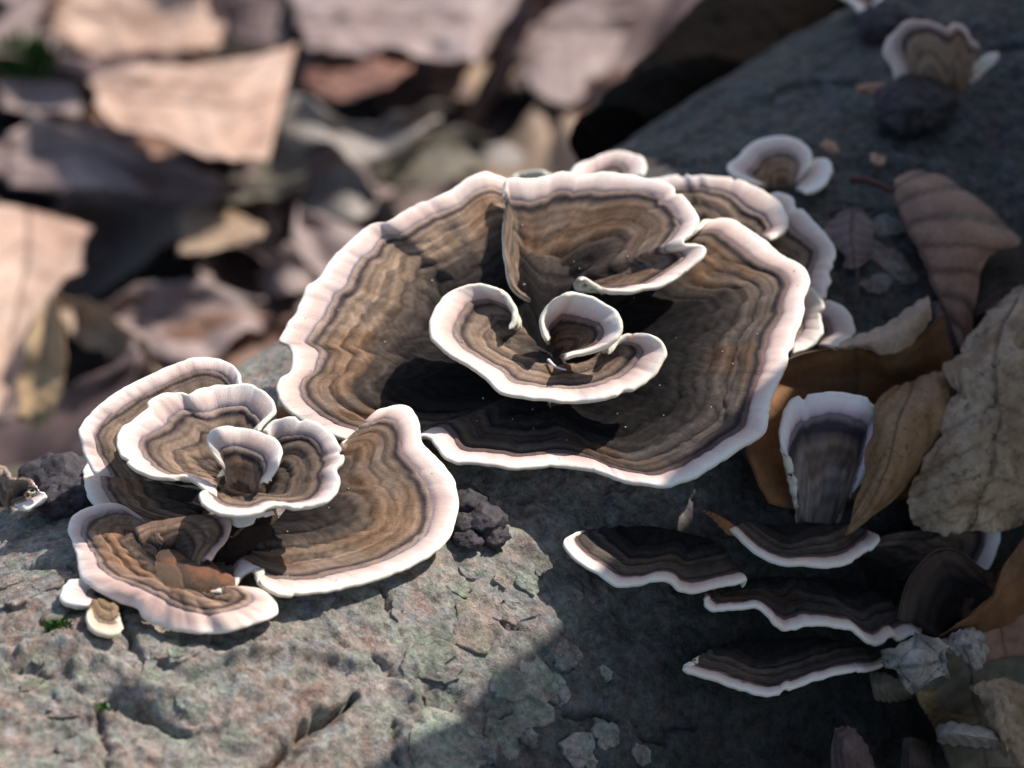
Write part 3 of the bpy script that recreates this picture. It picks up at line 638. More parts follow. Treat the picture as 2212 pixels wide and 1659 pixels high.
# --- the left clump
LC = empty('bracket_fungus', Ph(530, 1130, 0), 'tiered clump of pinkish-edged brown fungus with a heart-shaped cap', 'fungus')
cap(LC, 'Z1', [(1000, 260, 1.1), (985, 190), (940, 140), (860, 106), (760, 103, 1.3), (640, 140), (540, 190), (420, 245), (330, 300), (240, 370), (175, 430), (150, 500, .9), (165, 580), (195, 650), (230, 715, .5)], [(900, 640, .0), (850, 720), (800, 790)], 'z', p=.8, m=.36, dk=.25, name='back_cap')
cap(LC, 'Z1', [(200, 650, .35), (166, 700), (170, 750), (188, 810), (208, 865), (250, 905), (310, 935), (380, 965), (440, 1000, .1)], [(900, 830, 0), (860, 880), (800, 920), (740, 950)], 'h', p=.9, m=.40, dk=.4, name='side_cap')
cap(LC, 'Z1', [(440, 960, .35), (380, 918), (300, 903), (200, 915), (120, 950), (94, 1010, .3), (110, 1080), (140, 1150), (143, 1210), (165, 1262), (225, 1312), (300, 1350), (375, 1388), (430, 1428, .18), (540, 1490), (650, 1525), (780, 1548), (900, 1545), (1000, 1525), (1100, 1480), (1175, 1438), (1192, 1395, .2), (1150, 1358), (1080, 1345), (980, 1350)],
    [(600, 1060, .55), (560, 1120), (560, 1200), (600, 1270), (680, 1310), (780, 1320), (880, 1320)], 'h', p=.8, sag=.12, m=.42, dk=.08, bumpy=.12, wr=.03, name='lobed_cap', tint=(1.05, .98, .95))
cap(LC, 'Z1', [(430, 1000, .45, 0), (500, 965, None, 0), (600, 945, None, 0), (700, 925, .7, 0), (790, 912, None, .3), (870, 928, None, .6), (925, 962, None, .8), (940, 1010, .6), (918, 1065), (870, 1110), (830, 1170, .5)], [(480, 1120, .3), (580, 1130), (680, 1160), (780, 1220, .3)], 'h', p=.6, sag=.1, m=.22, dk=.1, band=1.4, name='inner_cap', tint=(1.0, .9, .85), under=False)
for bx, by, br, bh in ((570, 1275, .50, .16), (735, 1255, .50, .14), (640, 1185, .46, .14), (860, 1290, .34, .08)):
    th_, ph_ = np.meshgrid(np.linspace(.02, np.pi - .02, 30), np.linspace(0, 2 * np.pi, 50, endpoint=False), indexing='ij')
    U_ = np.stack([np.sin(th_) * np.cos(ph_), np.sin(th_) * np.sin(ph_), np.cos(th_)], -1)
    rr_ = br * (1 + .07 * fbm(U_ * 1.3 + bx, 2, 81) + .012 * fbm(U_ * 7, 2, 82))
    Vb = (Ph(*px('Z1', bx, by), bh) + U_ * rr_[..., None] * np.array([1.15, 1.1, .62])).reshape(-1, 3)
    kb = sm(-.45, .6, fbm(U_ * 2.2 + by, 4, 83)).reshape(-1, 1)
    mesh_obj('knob', Vb, grid_faces(30, 50, True)[:, ::-1], M_CAP, parent=LC, col=np.array([.21, .095, .055]) * kb + np.array([.10, .068, .048]) * (1 - kb), uv=np.stack([ph_.ravel() * br, th_.ravel() * br], -1))
cap(LC, 'Z1', [(1640, 470, .75, .2), (1690, 410, .8, .8), (1740, 365, .9, 1), (1810, 350), (1870, 365), (1910, 420), (1930, 490), (1940, 550, .6), (1990, 600), (2050, 670), (2100, 750), (2132, 850, .45), (2120, 950), (2080, 1040), (2010, 1110), (1930, 1170), (1830, 1220), (1700, 1265, .35), (1560, 1300), (1400, 1330), (1250, 1345), (1150, 1325), (1088, 1280, .35), (1115, 1225), (1060, 1213), (1000, 1245), (955, 1318, .15)],
    [(1330, 780, .25), (1240, 860), (1150, 950), (1090, 1040), (1040, 1110), (960, 1180, .1)], 'h', p=.7, m=.50, dk=.3, band=1.1, terr=.03, specks=30, name='broad_cap')
cap(LC, 'Z1', [(1095, 500, 1.5), (1150, 430), (1178, 380), (1160, 320), (1110, 275, 1.7), (1040, 250), (950, 248), (850, 255), (770, 277), (722, 302, 1.6), (680, 290), (600, 300), (530, 330), (470, 380), (410, 430), (360, 490, 1.4), (345, 550), (355, 620), (390, 670), (450, 705), (530, 730, 1.15), (620, 745), (700, 740), (760, 755), (820, 790), (875, 815, .95)],
    [(985, 640, .8), (940, 660), (900, 700), (870, 740), (862, 770, .6)], 'z', p=.85, m=.46, dk=.10, bumpy=.06, name='twin_lobed_cap')
cap(LC, 'Z1', [(1115, 490, 1.5), (1165, 435), (1250, 415, 1.65), (1350, 425), (1430, 460), (1490, 520), (1532, 590), (1532, 650, 1.4), (1500, 692), (1507, 740), (1490, 800), (1440, 850), (1360, 880, 1.1), (1270, 893), (1170, 888), (1100, 915), (1020, 932), (930, 935), (850, 912), (792, 872), (770, 820, 1.0), (800, 795)],
    [(1160, 700, .7), (1150, 760), (1130, 800), (1100, 830), (1060, 830), (1000, 820), (930, 815, .65)], 'z', p=.85, m=.38, dk=.35, name='fan_cap')
cap(LC, 'Z1', [(880, 660, 1.35), (845, 610), (820, 550), (830, 500), (880, 465, 1.9), (950, 455), (1020, 462), (1075, 476), (1130, 495), (1182, 522), (1212, 578), (1205, 640, 1.6), (1180, 700), (1135, 765, 1.2)], [(935, 790, .75), (980, 815), (1040, 825), (1085, 820, .75)], 'z', p=.85, sag=.1, m=.46, dk=.1, name='heart_shaped_cap', under=False)
cap(LC, 'Z1', [(920, 945, .35), (945, 980), (985, 1000), (1040, 988), (1100, 952), (1170, 918, .45)], [(930, 915, .5), (1020, 925), (1160, 895, .6)], 'z', m=.7, T=.06, dk=.2, name='white_fold')
cap(LC, 'Z1', [(190, 1290, .25), (150, 1258), (105, 1265), (62, 1315), (50, 1365), (85, 1398), (170, 1420, .12)], [(300, 1310, .12), (290, 1350), (270, 1390, .05)], 'h', m=.5, dk=.3, T=.14, name='small_lobe')
cap(LC, 'Z1', [(183, 1455, .25), (200, 1500), (250, 1540), (320, 1547), (368, 1530), (345, 1480, .2)], [(225, 1370, .2), (290, 1350), (345, 1390)], 'h', m=.3, dk=.2, T=.14, name='small_lobe', tint=(1, .95, .8))

for bx, by, br, bh in ((1010, 1050, .62, -.12), (1060, 960, .5, -.05), (930, 1120, .45, -.1)):  # dark filler lumps standing in for the shaded hole between caps
    Vb = (Ph(*px('Z1', bx, by), bh) + U_ * (br * (1 + .12 * fbm(U_ * 2 + bx, 3, 85) + .05 * fbm(U_ * 6, 2, 86)))[..., None] * np.array([1, 1, .7])).reshape(-1, 3)
    mesh_obj('dark_gap_fill', Vb, grid_faces(30, 50, True)[:, ::-1], M_CAP, parent=LC, col=np.tile([.045, .03, .022], (len(Vb), 1)), uv=np.stack([ph_.ravel() * br, th_.ravel() * br], -1))

for bx, by, bz, br in ((1000, 850, .30, .50), (920, 800, .35, .35), (1110, 830, .35, .38)):
    Vb = (Pz(*px('Z1', bx, by), bz) + U_ * (br * (1 + .10 * fbm(U_ * 2 + bx, 3, 87)))[..., None] * np.array([1, 1, .8])).reshape(-1, 3)
    mesh_obj('dark_gap_fill', Vb, grid_faces(30, 50, True)[:, ::-1], M_CAP, parent=LC, col=np.tile([.06, .04, .028], (len(Vb), 1)), uv=np.stack([ph_.ravel() * br, th_.ravel() * br], -1))

# --- shelves on the shaded side
RS = empty('bracket_fungus', Ph(1640, 1210, 0), 'stacked dark brown fungus shelves with wavy white rims on the shaded bark', 'fungus')
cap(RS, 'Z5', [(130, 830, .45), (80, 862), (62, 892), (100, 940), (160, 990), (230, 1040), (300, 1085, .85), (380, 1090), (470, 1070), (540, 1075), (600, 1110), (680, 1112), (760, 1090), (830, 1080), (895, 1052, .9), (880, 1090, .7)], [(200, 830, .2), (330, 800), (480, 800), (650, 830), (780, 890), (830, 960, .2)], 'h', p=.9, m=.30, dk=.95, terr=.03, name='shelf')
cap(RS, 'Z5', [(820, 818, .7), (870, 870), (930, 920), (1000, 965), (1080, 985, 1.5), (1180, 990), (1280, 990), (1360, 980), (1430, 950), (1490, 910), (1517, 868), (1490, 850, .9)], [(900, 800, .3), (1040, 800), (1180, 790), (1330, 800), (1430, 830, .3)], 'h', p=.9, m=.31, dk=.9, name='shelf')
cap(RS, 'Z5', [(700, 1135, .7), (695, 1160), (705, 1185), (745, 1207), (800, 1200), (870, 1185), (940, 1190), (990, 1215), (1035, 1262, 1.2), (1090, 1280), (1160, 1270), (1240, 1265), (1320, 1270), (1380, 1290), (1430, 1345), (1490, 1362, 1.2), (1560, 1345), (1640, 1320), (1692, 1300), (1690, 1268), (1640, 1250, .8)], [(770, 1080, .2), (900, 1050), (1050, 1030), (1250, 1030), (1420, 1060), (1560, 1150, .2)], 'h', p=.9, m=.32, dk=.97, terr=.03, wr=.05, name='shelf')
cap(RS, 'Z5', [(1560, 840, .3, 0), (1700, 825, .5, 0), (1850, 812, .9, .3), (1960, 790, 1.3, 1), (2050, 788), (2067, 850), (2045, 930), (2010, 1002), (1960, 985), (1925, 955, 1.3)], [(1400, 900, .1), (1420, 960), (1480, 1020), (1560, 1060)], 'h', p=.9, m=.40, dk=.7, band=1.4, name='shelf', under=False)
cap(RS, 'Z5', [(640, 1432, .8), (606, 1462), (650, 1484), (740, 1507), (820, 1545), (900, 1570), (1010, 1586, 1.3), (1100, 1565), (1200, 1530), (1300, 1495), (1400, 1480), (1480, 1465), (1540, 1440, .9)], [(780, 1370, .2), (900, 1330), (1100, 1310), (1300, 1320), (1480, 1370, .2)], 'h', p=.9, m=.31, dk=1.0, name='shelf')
UF = empty('bracket_fungus', Ph(1755, 1110, 0), 'upright grey-brown fungus fan with bluish white rim beside the curled leaf', 'fungus')
cap(UF, 'Z5', [(1130, 600, .9, .4), (1085, 520, None, .8), (1052, 440, None, 1), (1045, 360, 1.3), (1060, 270), (1110, 215), (1190, 200), (1270, 188, 1.5), (1350, 205), (1440, 215), (1500, 245, 1.2), (1500, 320), (1480, 450, 1.0), (1440, 600, .8)], [(1130, 820, .15), (1190, 815, .3), (1250, 815), (1300, 820, .2)], 'h', p=.8, sag=.10, m=.60, dk=.5, band=2.0, bumpy=.07, terr=.03, name='fan', tint=(1.25, 1.4, 1.7))

# --- small caps on the bark
def small(label, fr, bx, by, parts, group=None):
    e = empty('bracket_fungus', Ph(*px(fr, bx, by), 0), label, 'fungus', group)
    for rim, inner, kw in parts: cap(e, fr, rim, inner, 'h', **kw)
small('small cream fungus with brown centre and torn rim above the rosette', 'Z6', 500, 890, [
    ([(390, 885, .2), (300, 845), (258, 812), (248, 770), (290, 740), (350, 690), (420, 655), (500, 642, .45), (580, 655), (632, 690), (652, 735), (640, 790, .3)], [(430, 890, 0), (500, 900), (560, 890)], dict(m=.5, dk=.2, band=.8)),
    ([(630, 800, .3), (655, 768), (692, 745), (730, 752), (742, 800), (722, 860), (680, 905), (620, 925, .15)], [(560, 870, 0), (575, 905)], dict(m=.7, dk=.2))])
small('small brown fungus with broken white rim beside a black knob', 'Z6', 1270, 420, [
    ([(1075, 400, .2), (1040, 372), (1030, 320), (995, 260), (1000, 210), (1050, 150), (1110, 115, 1.3), (1180, 115), (1250, 140), (1290, 152), (1322, 120), (1362, 130), (1386, 170), (1400, 202), (1432, 222, .6, .7), (1440, 300, .4, 0)], [(1110, 440, 0), (1250, 450), (1390, 440)], dict(m=.62, dk=.15, sag=.35, band=1.2)),
    ([(1395, 350, .3), (1440, 290), (1500, 245, .5), (1538, 250), (1530, 292), (1480, 332), (1425, 378, .2)], [(1385, 385, 0), (1400, 400)], dict(m=.9, dk=.2))])
small('little pale forked fungus at the top of the log', 'Z6', 920, 100, [
    ([(740, -40, .4), (800, -10), (850, 30), (890, 75), (905, 105, .1)], [(930, 0, 0), (935, 60), (930, 100)], dict(m=.4, dk=.3)),
    ([(925, 100, .1), (950, 50), (985, 10), (1000, -40, .3)], [(915, 20, 0), (915, 80)], dict(m=.3, dk=.3))])
small('small ragged fungus with white flaps at the left end of the log', 'Y2', 60, 290, [
    ([(-90, 60, .5), (-20, 82), (30, 105), (60, 150), (130, 168, .5, .3), (180, 190, .5, .6), (205, 225)], [(-90, 300, 0), (20, 310), (110, 300)], dict(m=.3, dk=.15, sag=.15)),
    ([(180, 225, .35), (243, 235), (238, 272), (190, 300), (150, 328), (95, 308, .2)], [(60, 270, .1), (70, 300)], dict(m=.8, dk=.2, T=.07))])

# ---------------------------------------------------------------- leaves
def tube(name, pts, r0, r1, mat, parent, k=8, tint=(1, 1, 1), origin=None):
    C = resample(catmull(np.asarray(pts, float), 8), max(8, len(pts) * 6))[0]; T = np.gradient(C, axis=0); T /= np.linalg.norm(T, axis=1, keepdims=True)
    e1 = np.cross(T, UPV + .1 * RGT); e1 /= np.linalg.norm(e1, axis=1, keepdims=True); e2 = np.cross(e1, T)
    a = np.linspace(0, 2 * np.pi, k, endpoint=False); r = np.linspace(r0, r1, len(C))[:, None, None]
    V = C[:, None] + r * (np.cos(a)[None, :, None] * e1[:, None] + np.sin(a)[None, :, None] * e2[:, None])
    n = len(C); fl = grid_faces(n, k, True).tolist() + [list(range(k))[::-1], list(range((n - 1) * k, n * k))]
    V = V.reshape(-1, 3)
    return mesh_obj(name, V, fl, mat, parent=parent, col=np.tile(tint, (len(V), 1)), origin=origin)
LEAFN = [0]
def leaf_grid(G, mat, name='leaf', label=None, group=None, mid=.5, nv=6, slant=.9, vein=.55, crumple=.02, thick=.022, edge=.03, midrib=True, den=.09, parent=None, pucker=0.0, vw=.05):
    """G: control grid (rows along the blade, columns across it) of world points -> blade with midrib, side veins and thickness"""
    LEAFN[0] += 1; sd = 900 + LEAFN[0] * 13
    G = np.asarray(G, float); nr, nc = G.shape[:2]
    L0 = np.linalg.norm(np.diff(G.mean(1), axis=0), axis=1).sum(); L1 = np.linalg.norm(np.diff(G, axis=1), axis=2).sum(1).max()
    m_, n_ = int(np.clip(L0 / den, 20, 130)), int(np.clip(L1 / den, 14, 90))
    H = np.stack([catmull(G[i], 10) for i in range(nr)]); H = np.stack([catmull(H[:, j], 10) for j in range(H.shape[1])], 1)
    ri = np.linspace(0, H.shape[0] - 1, m_); ci = np.linspace(0, H.shape[1] - 1, n_)
    def lerp(A, idx, ax):
        i0 = np.floor(idx).astype(int); i1 = np.minimum(i0 + 1, A.shape[ax] - 1); f = idx - i0
        sh = [1, 1, 1]; sh[ax] = -1; return np.take(A, i0, ax) * (1 - f.reshape(sh)) + np.take(A, i1, ax) * f.reshape(sh)
    C = lerp(lerp(H, ri, 0), ci, 1)
    u, v = np.meshgrid(np.linspace(0, 1, n_), np.linspace(0, 1, m_))
    # ragged edge
    ej = edge * n2(v * L0, u * 3, 1.6, .6, 3, sd); cen = C.mean(1, keepdims=True); sidef = np.abs(u - .5) * 2
    dirc = C - cen; C = C + dirc / np.maximum(np.linalg.norm(dirc, axis=2, keepdims=True), .05) * (ej * sidef ** 4)[..., None]
    Nn = np.cross(np.gradient(C, axis=0), np.gradient(C, axis=1)); Nn /= np.maximum(np.linalg.norm(Nn, axis=-1, keepdims=True), 1e-9)
    if (Nn @ (UPV * .8 - FWD)).mean() < 0: Nn = -Nn
    ph = v * nv - slant * np.abs(u - mid) * 2 * (1 + .25 * np.abs(u - mid)); ph = ph + .06 * n2(u * 3, v * nv, 1, 1, 2, sd + 3)
    fr = np.abs(ph - np.round(ph)) * (L0 / nv); mr = np.abs(u - mid) * L1
    vm = np.exp(-(fr / vw) ** 2) * (mr > .05) * .8; rm = np.exp(-(mr / .06) ** 2); allv = np.maximum(vm, rm)
    rel = -.022 * allv + .03 * np.cos(ph * 2 * np.pi) * -1 * .5 + crumple * n2(u * L1, v * L0, .9, .9, 4, sd + 5) + pucker * np.abs(n2(u * L1, v * L0, 2.2, 3.0, 3, sd + 6))
    C = C + Nn * rel[..., None]
    col = np.repeat((1 - vein * np.minimum(vm * .8 + rm, 1))[..., None], 3, 2) * (1 + .14 * n2(u * L1, v * L0, 1.2, 1.2, 3, sd + 7))[..., None]
    ed = np.minimum(np.minimum(u, 1 - u) * L1, np.minimum(v, 1 - v) * L0); col = col * (1 - .18 * np.exp(-(ed / .06) ** 2))[..., None]
    T = (C + Nn * thick / 2).reshape(-1, 3); B = (C - Nn * thick / 2).reshape(-1, 3); k = len(T)
    F = grid_faces(m_, n_)
    f_n = vnormals(T, F)
    if (f_n * Nn.reshape(-1, 3)).sum() < 0: F = F[:, ::-1]
    ring = np.concatenate([np.arange(n_), np.arange(1, m_) * n_ + n_ - 1, (m_ - 1) * n_ + np.arange(n_ - 2, -1, -1), np.arange(m_ - 2, 0, -1) * n_])
    r2 = np.roll(ring, -1); SF = np.stack([ring, ring + k, r2 + k, r2], -1)
    FF = np.concatenate([F, F[:, ::-1] + k, SF]); V = np.concatenate([T, B]); cc = np.concatenate([col.reshape(-1, 3)] * 2)
    base = C.reshape(-1, 3)[C[..., 2].argmin()]
    o = mesh_obj(name, V, FF, mat, parent=parent, col=cc, origin=None if parent else base)
    if parent is None: tag(o, label, 'leaf', group)
    if midrib:
        j = int(round(mid * (n_ - 1))); P = C[:, j] + Nn[:, j] * .0
        tube('midrib', P[::max(1, m_ // 14)], .04, .02, mat, o, 6, (.55, .5, .48))
    return o
def LG(fr, rows, mode='h'):
    f = Ph if mode == 'h' else Pz
    return [[f(*px(fr, p[0], p[1]), p[2]) for p in r] for r in rows]
# leaf with dark arched veins, upper right
oA = leaf_grid(LG('Z6', [[(1035, 905, .25), (1045, 860, .35), (1060, 826, .3)], [(1055, 990, .35), (1120, 890, .65), (1205, 810, .45)], [(1100, 1110, .45), (1240, 1000, .95), (1390, 900, .6)],
    [(1165, 1225, .55), (1370, 1160, 1.1), (1640, 1135, .8)], [(1225, 1370, .5), (1350, 1300, .9), (1478, 1225, .9)], [(1280, 1490, .4), (1355, 1460, .7), (1428, 1425, .7)], [(1340, 1650, .3), (1370, 1640, .4), (1398, 1620, .4)]]),
    LM['brown'], label='brown leaf with arched dark veins and red stalk resting on the log', mid=0.03, nv=7, slant=.5, vein=1.0, vw=.085)
tube('stalk', [Ph(*px('Z6', *p), h) for p, h in (((830, 852), .22), ((880, 850), .25), ((930, 862), .28), ((985, 882), .3), ((1035, 905), .3))], .085, .055, LM['red'], oA, tint=(.45, .3, .3))
# tall concave leaf behind the upright fan, its top margin curled over
oB = leaf_grid(LG('F', [[(1660, 793, 1.0), (1735, 764, 1.0), (1806, 751, 1.0), (1861, 745, 1.1), (1911, 765, 1.2), (1975, 735, 1.0), (2035, 680, .7)],
    [(1606, 850, 1.0), (1710, 825, .4), (1800, 820, .25), (1870, 820, .25), (1930, 825, .25), (1990, 810, .3), (2058, 770, .4)],
    [(1600, 895, 1.0), (1690, 895, .45), (1780, 900, .15), (1860, 900, .1), (1930, 900, .1), (1990, 890, .15), (2062, 860, .3)],
    [(1622, 1000, .9), (1680, 1000, .45), (1760, 1000, .1), (1850, 1000, .0), (1930, 1000, .0), (1990, 1000, .0), (2060, 980, .1)],
    [(1662, 1088, .6), (1705, 1098, .35), (1770, 1090, .05), (1850, 1080, -.1), (1930, 1080, -.1), (1990, 1080, -.1), (2050, 1060, 0)]]),
    LM['rust'], label='large rust-brown leaf standing cupped behind the upright fungus fan', mid=.45, nv=5, slant=.5, vein=.35, midrib=False)
leaf_grid(LG('Y5', [[(175, 408, 1.05), (200, 412, 1.15), (230, 412, 1.0)], [(300, 345, 1.1), (320, 385, 1.35), (345, 402, 1.15)], [(450, 280, 1.1), (460, 360, 1.45), (470, 447, 1.25)], [(580, 195, 1.05), (600, 300, 1.45), (610, 395, 1.2)], [(690, 122, .95), (705, 180, 1.3), (712, 262, 1.1)], [(716, 118, .95), (722, 170, 1.15), (722, 230, 1.0)]]),
    LM['tan'], name='curled_edge', parent=oB, mid=.5, nv=8, slant=.3, vein=.12, midrib=False)
# arched brown leaf
leaf_grid(LG('Y5', [[(500, 622, .8), (600, 600, 1.0), (720, 545, 1.0), (815, 525, .9)], [(425, 685, 1.1), (560, 680, 1.6), (700, 680, 1.6), (832, 640, 1.2)], [(394, 790, 1.3), (510, 790, 1.9), (650, 790, 1.9), (815, 770, 1.3)], [(388, 950, 1.35), (480, 950, 1.95), (600, 950, 1.95), (737, 920, 1.3)],
    [(362, 1080, 1.3), (450, 1080, 1.8), (550, 1080, 1.8), (650, 1085, 1.2)], [(305, 1260, 1.1), (370, 1260, 1.4), (440, 1255, 1.4), (505, 1250, 1.0)], [(242, 1442, .9), (256, 1438, 1.0), (270, 1432, 1.0), (285, 1425, .9)]]),
    LM['umber'], label='arched ochre-brown leaf curling over the side of the upright fungus fan', mid=.42, nv=3, slant=2.2, vein=.5, edge=.07, vw=.035)
# pale mottled leaf
leaf_grid(LG('Y5', [[(1150, 145, .9), (1235, 62, 1.0), (1340, 10, 1.0), (1450, -20, .9)], [(900, 395, 1.0), (1040, 330, 1.5), (1220, 290, 1.7), (1480, 240, 1.2)], [(802, 560, 1.3), (990, 580, 1.8), (1200, 580, 2.0), (1500, 560, 1.3)], [(815, 800, 1.4), (1010, 800, 1.9), (1210, 800, 1.9), (1500, 800, 1.3)],
    [(668, 1050, 1.3), (930, 1050, 2.0), (1190, 1050, 1.8), (1480, 1050, 1.2)], [(622, 1220, 1.2), (850, 1230, 1.8), (1170, 1230, 1.6), (1420, 1200, 1.0)], [(630, 1385, .9), (800, 1420, 1.2), (1080, 1400, 1.2), (1250, 1370, .8)]]),
    LM['pale'], label='large pale mottled leaf with puckered surface lying against the log', mid=.48, nv=7, slant=.8, vein=.55, crumple=.07, pucker=.15, edge=.22, vw=.06)
# dark cupped leaf with its rusty blade sweeping off to the right
oE = leaf_grid(LG('Z5', [[(1602, 1235, 1.4), (1632, 1060, 1.7), (1720, 952, 1.9), (1822, 912, 2.0), (1905, 938, 1.9), (1985, 1012, 1.7)], [(1680, 1260, 1.0), (1730, 1140, .9), (1800, 1060, .9), (1880, 1060, .9), (1940, 1090, 1.0), (2005, 1090, 1.3)], [(1780, 1315, 1.2), (1800, 1270, .9), (1850, 1230, .8), (1900, 1210, .9), (1960, 1170, 1.1), (2025, 1120, 1.6)]]),
    LM['dark'], label='dark cupped leaf with rusty blade below the blue-rimmed shelf', mid=.5, nv=4, vein=.3, midrib=False)
leaf_grid(LG('Z5', [[(2240, 760, 1.6), (2270, 800, 1.6), (2320, 860, 1.2)], [(2085, 975, 2.0), (2150, 1010, 2.0), (2260, 1060, 1.3)], [(2032, 1110, 2.1), (2090, 1130, 1.9), (2200, 1180, 1.2)], [(1905, 1230, 1.9), (1960, 1240, 1.7), (2060, 1270, 1.1)], [(1783, 1314, 1.5), (1800, 1318, 1.4), (1830, 1325, 1.2)]]),
    LM['rust'], name='blade', parent=oE, mid=.1, nv=5, vein=.3, midrib=False)
# crumpled grey leaf, bottom right
oF = leaf_grid(LG('Y4', [[(1395, 470, 1.3), (1400, 510, 1.2), (1410, 560, 1.4)], [(1470, 430, 1.9), (1475, 540, 1.6), (1490, 650, 1.8)], [(1570, 398, 1.6), (1590, 530, 2.1), (1560, 700, 1.5)], [(1690, 368, 2.2), (1690, 500, 1.7), (1650, 655, 2.1)], [(1742, 400, 1.8), (1758, 510, 2.1), (1765, 610, 1.7)]]),
    LM['grey'], label='crumpled grey speckled leaf below the wavy white-rimmed shelves', mid=.5, nv=4, vein=.5, crumple=.14, edge=.16, pucker=.10)
leaf_grid(LG('Y4', [[(1735, 400, 1.8), (1742, 430, 1.9), (1750, 460, 1.7)], [(1800, 330, 1.7), (1820, 400, 2.1), (1850, 500, 1.8)], [(1880, 305, 1.6), (1905, 410, 2.1), (1945, 585, 1.7)], [(1960, 330, 1.4), (1985, 400, 1.7), (1975, 500, 1.4)]]), LM['grey'], name='fold', parent=oF, vein=.4, crumple=.12, pucker=.08, edge=.14, midrib=False)
leaf_grid(LG('Y4', [[(1890, 650, 2.0), (1960, 640, 2.2), (2080, 620, 2.0), (2260, 700, 1.7)], [(1960, 740, 2.1), (2040, 750, 2.5), (2140, 760, 2.4), (2290, 800, 1.9)], [(1990, 850, 2.2), (2060, 880, 2.6), (2150, 900, 2.5), (2300, 930, 1.9)], [(2070, 1000, 2.1), (2110, 1020, 2.4), (2180, 1040, 2.3), (2300, 1060, 1.8)], [(2070, 1080, 1.9), (2120, 1105, 2.1), (2190, 1140, 2.0), (2300, 1180, 1.6)]]), LM['pale'], name='fold', parent=oF, vein=.4, crumple=.14, pucker=.10, edge=.14, midrib=False)
leaf_grid(LG('Y4', [[(1695, 900, 1.9), (1700, 945, 2.1), (1705, 1000, 1.8)], [(1780, 868, 2.1), (1790, 940, 2.5), (1800, 1020, 2.0)], [(1900, 895, 2.2), (1905, 960, 2.6), (1900, 1035, 2.1)], [(2040, 925, 2.3), (2040, 980, 2.5), (2000, 1045, 2.1)], [(2080, 980, 2.2), (2085, 1010, 2.2), (2070, 1050, 2.0)]]), LM['bone'], name='fold', parent=oF, vein=.15, crumple=.08, midrib=False)
leaf_grid(LG('Y4', [[(1570, 690, 1.5), (1590, 680, 1.5), (1700, 680, 1.4)], [(1600, 780, 1.2), (1650, 780, 1.2), (1720, 790, 1.1)], [(1690, 880, 1.2), (1800, 850, .9), (1980, 840, 1.0)], [(1760, 460, 1.2), (1850, 600, .9), (1985, 800, 1.2)]][:3]), LM['ochre'], name='fold', parent=oF, vein=.15, midrib=False)
leaf_grid(LG('Y4', [[(1075, 1200, .7), (1085, 940, .8), (1120, 905, .8)], [(1150, 1200, .9), (1160, 1020, 1.3), (1190, 908, .9)], [(1250, 1200, .9), (1260, 1080, 1.2), (1270, 985, .9)], [(1345, 1210, .6), (1335, 1170, .7), (1330, 1120, .7)]]), LM['purple'], label='rosy brown leaf tip poking up under the lowest shelf', vein=.2, midrib=False)
leaf_grid(LG('Y4', [[(1480, 1200, .5), (1490, 1050, .6), (1500, 960, .6)], [(1560, 1200, .7), (1570, 1080, .9), (1560, 960, .7)], [(1690, 1200, .5), (1670, 1100, .7), (1640, 1000, .5)]]), LM['dark'], label='dark brown leaf wedged beneath the crumpled grey leaf', vein=.2, midrib=False)
leaf_grid(LG('Y4', [[(1290, 560, .5), (1310, 660, .6), (1330, 740, .5)], [(1400, 580, .7), (1420, 680, .8), (1440, 755, .6)], [(1520, 650, .6), (1550, 690, .7), (1570, 720, .6)]]), LM['olive'], label='small dull green-brown leaf tucked between lowest shelf and crumpled leaf', vein=.2, midrib=False)
leaf_grid(LG('Z5', [[(690, 735, .5), (720, 730, .55), (740, 745, .5)], [(740, 770, .6), (790, 770, .75), (830, 790, .6)], [(820, 850, .6), (860, 850, .7), (900, 870, .6)]]), LM['orange'], label='orange leaf scrap showing above the small white-rimmed shelf', vein=.2, midrib=False)
oK = leaf_grid(LG('Z6', [[(790, 1005, .1), (850, 982, .15), (905, 992, .1)], [(738, 1085, .12), (840, 1100, .25), (932, 1080, .15)], [(768, 1200, .12), (850, 1200, .25), (912, 1180, .15)], [(790, 1265, .08), (850, 1275, .12), (900, 1245, .08)]]), LM['purple'], label='thin grey-brown leaf scrap flat on the bark beside the veined leaf', vein=.4, edge=.15)
tube('stalk', [Ph(*px('Z6', *p), .15) for p in ((860, 1270), (868, 1330), (862, 1400), (845, 1460))], .03, .02, LM['dark'], oK)
leaf_grid(LG('Z6', [[(1225, 1430, .3), (1260, 1425, .4), (1300, 1440, .3)], [(1235, 1540, .25), (1275, 1540, .4), (1320, 1540, .25)], [(1240, 1660, .2), (1285, 1660, .3), (1330, 1650, .2)]]), LM['purple'], label='dusky purple leaf piece standing between veined leaf and curled leaf edge', vein=.25, midrib=False)
leaf_grid(LG('Z6', [[(1430, 1230, .35), (1520, 1170, .5), (1680, 1130, .5)], [(1440, 1350, .3), (1550, 1300, .3), (1720, 1280, .3)], [(1420, 1500, .3), (1560, 1450, .3), (1720, 1420, .3)]]), LM['dark'], label='dark leaf in the gap between the veined and the pale mottled leaf', vein=.25, midrib=False)
leaf_grid(LG('Z1', [[(1170, 360, .5), (1180, 395, .55), (1185, 440, .4)], [(1240, 348, .6), (1250, 390, .75), (1255, 430, .5)], [(1310, 365, .55), (1315, 395, .65), (1320, 430, .5)], [(1375, 410, .4), (1378, 418, .4), (1380, 428, .4)]]), LM['orange'], label='small orange leaf scrap wedged between the two big fungus clumps', vein=.2, midrib=False)

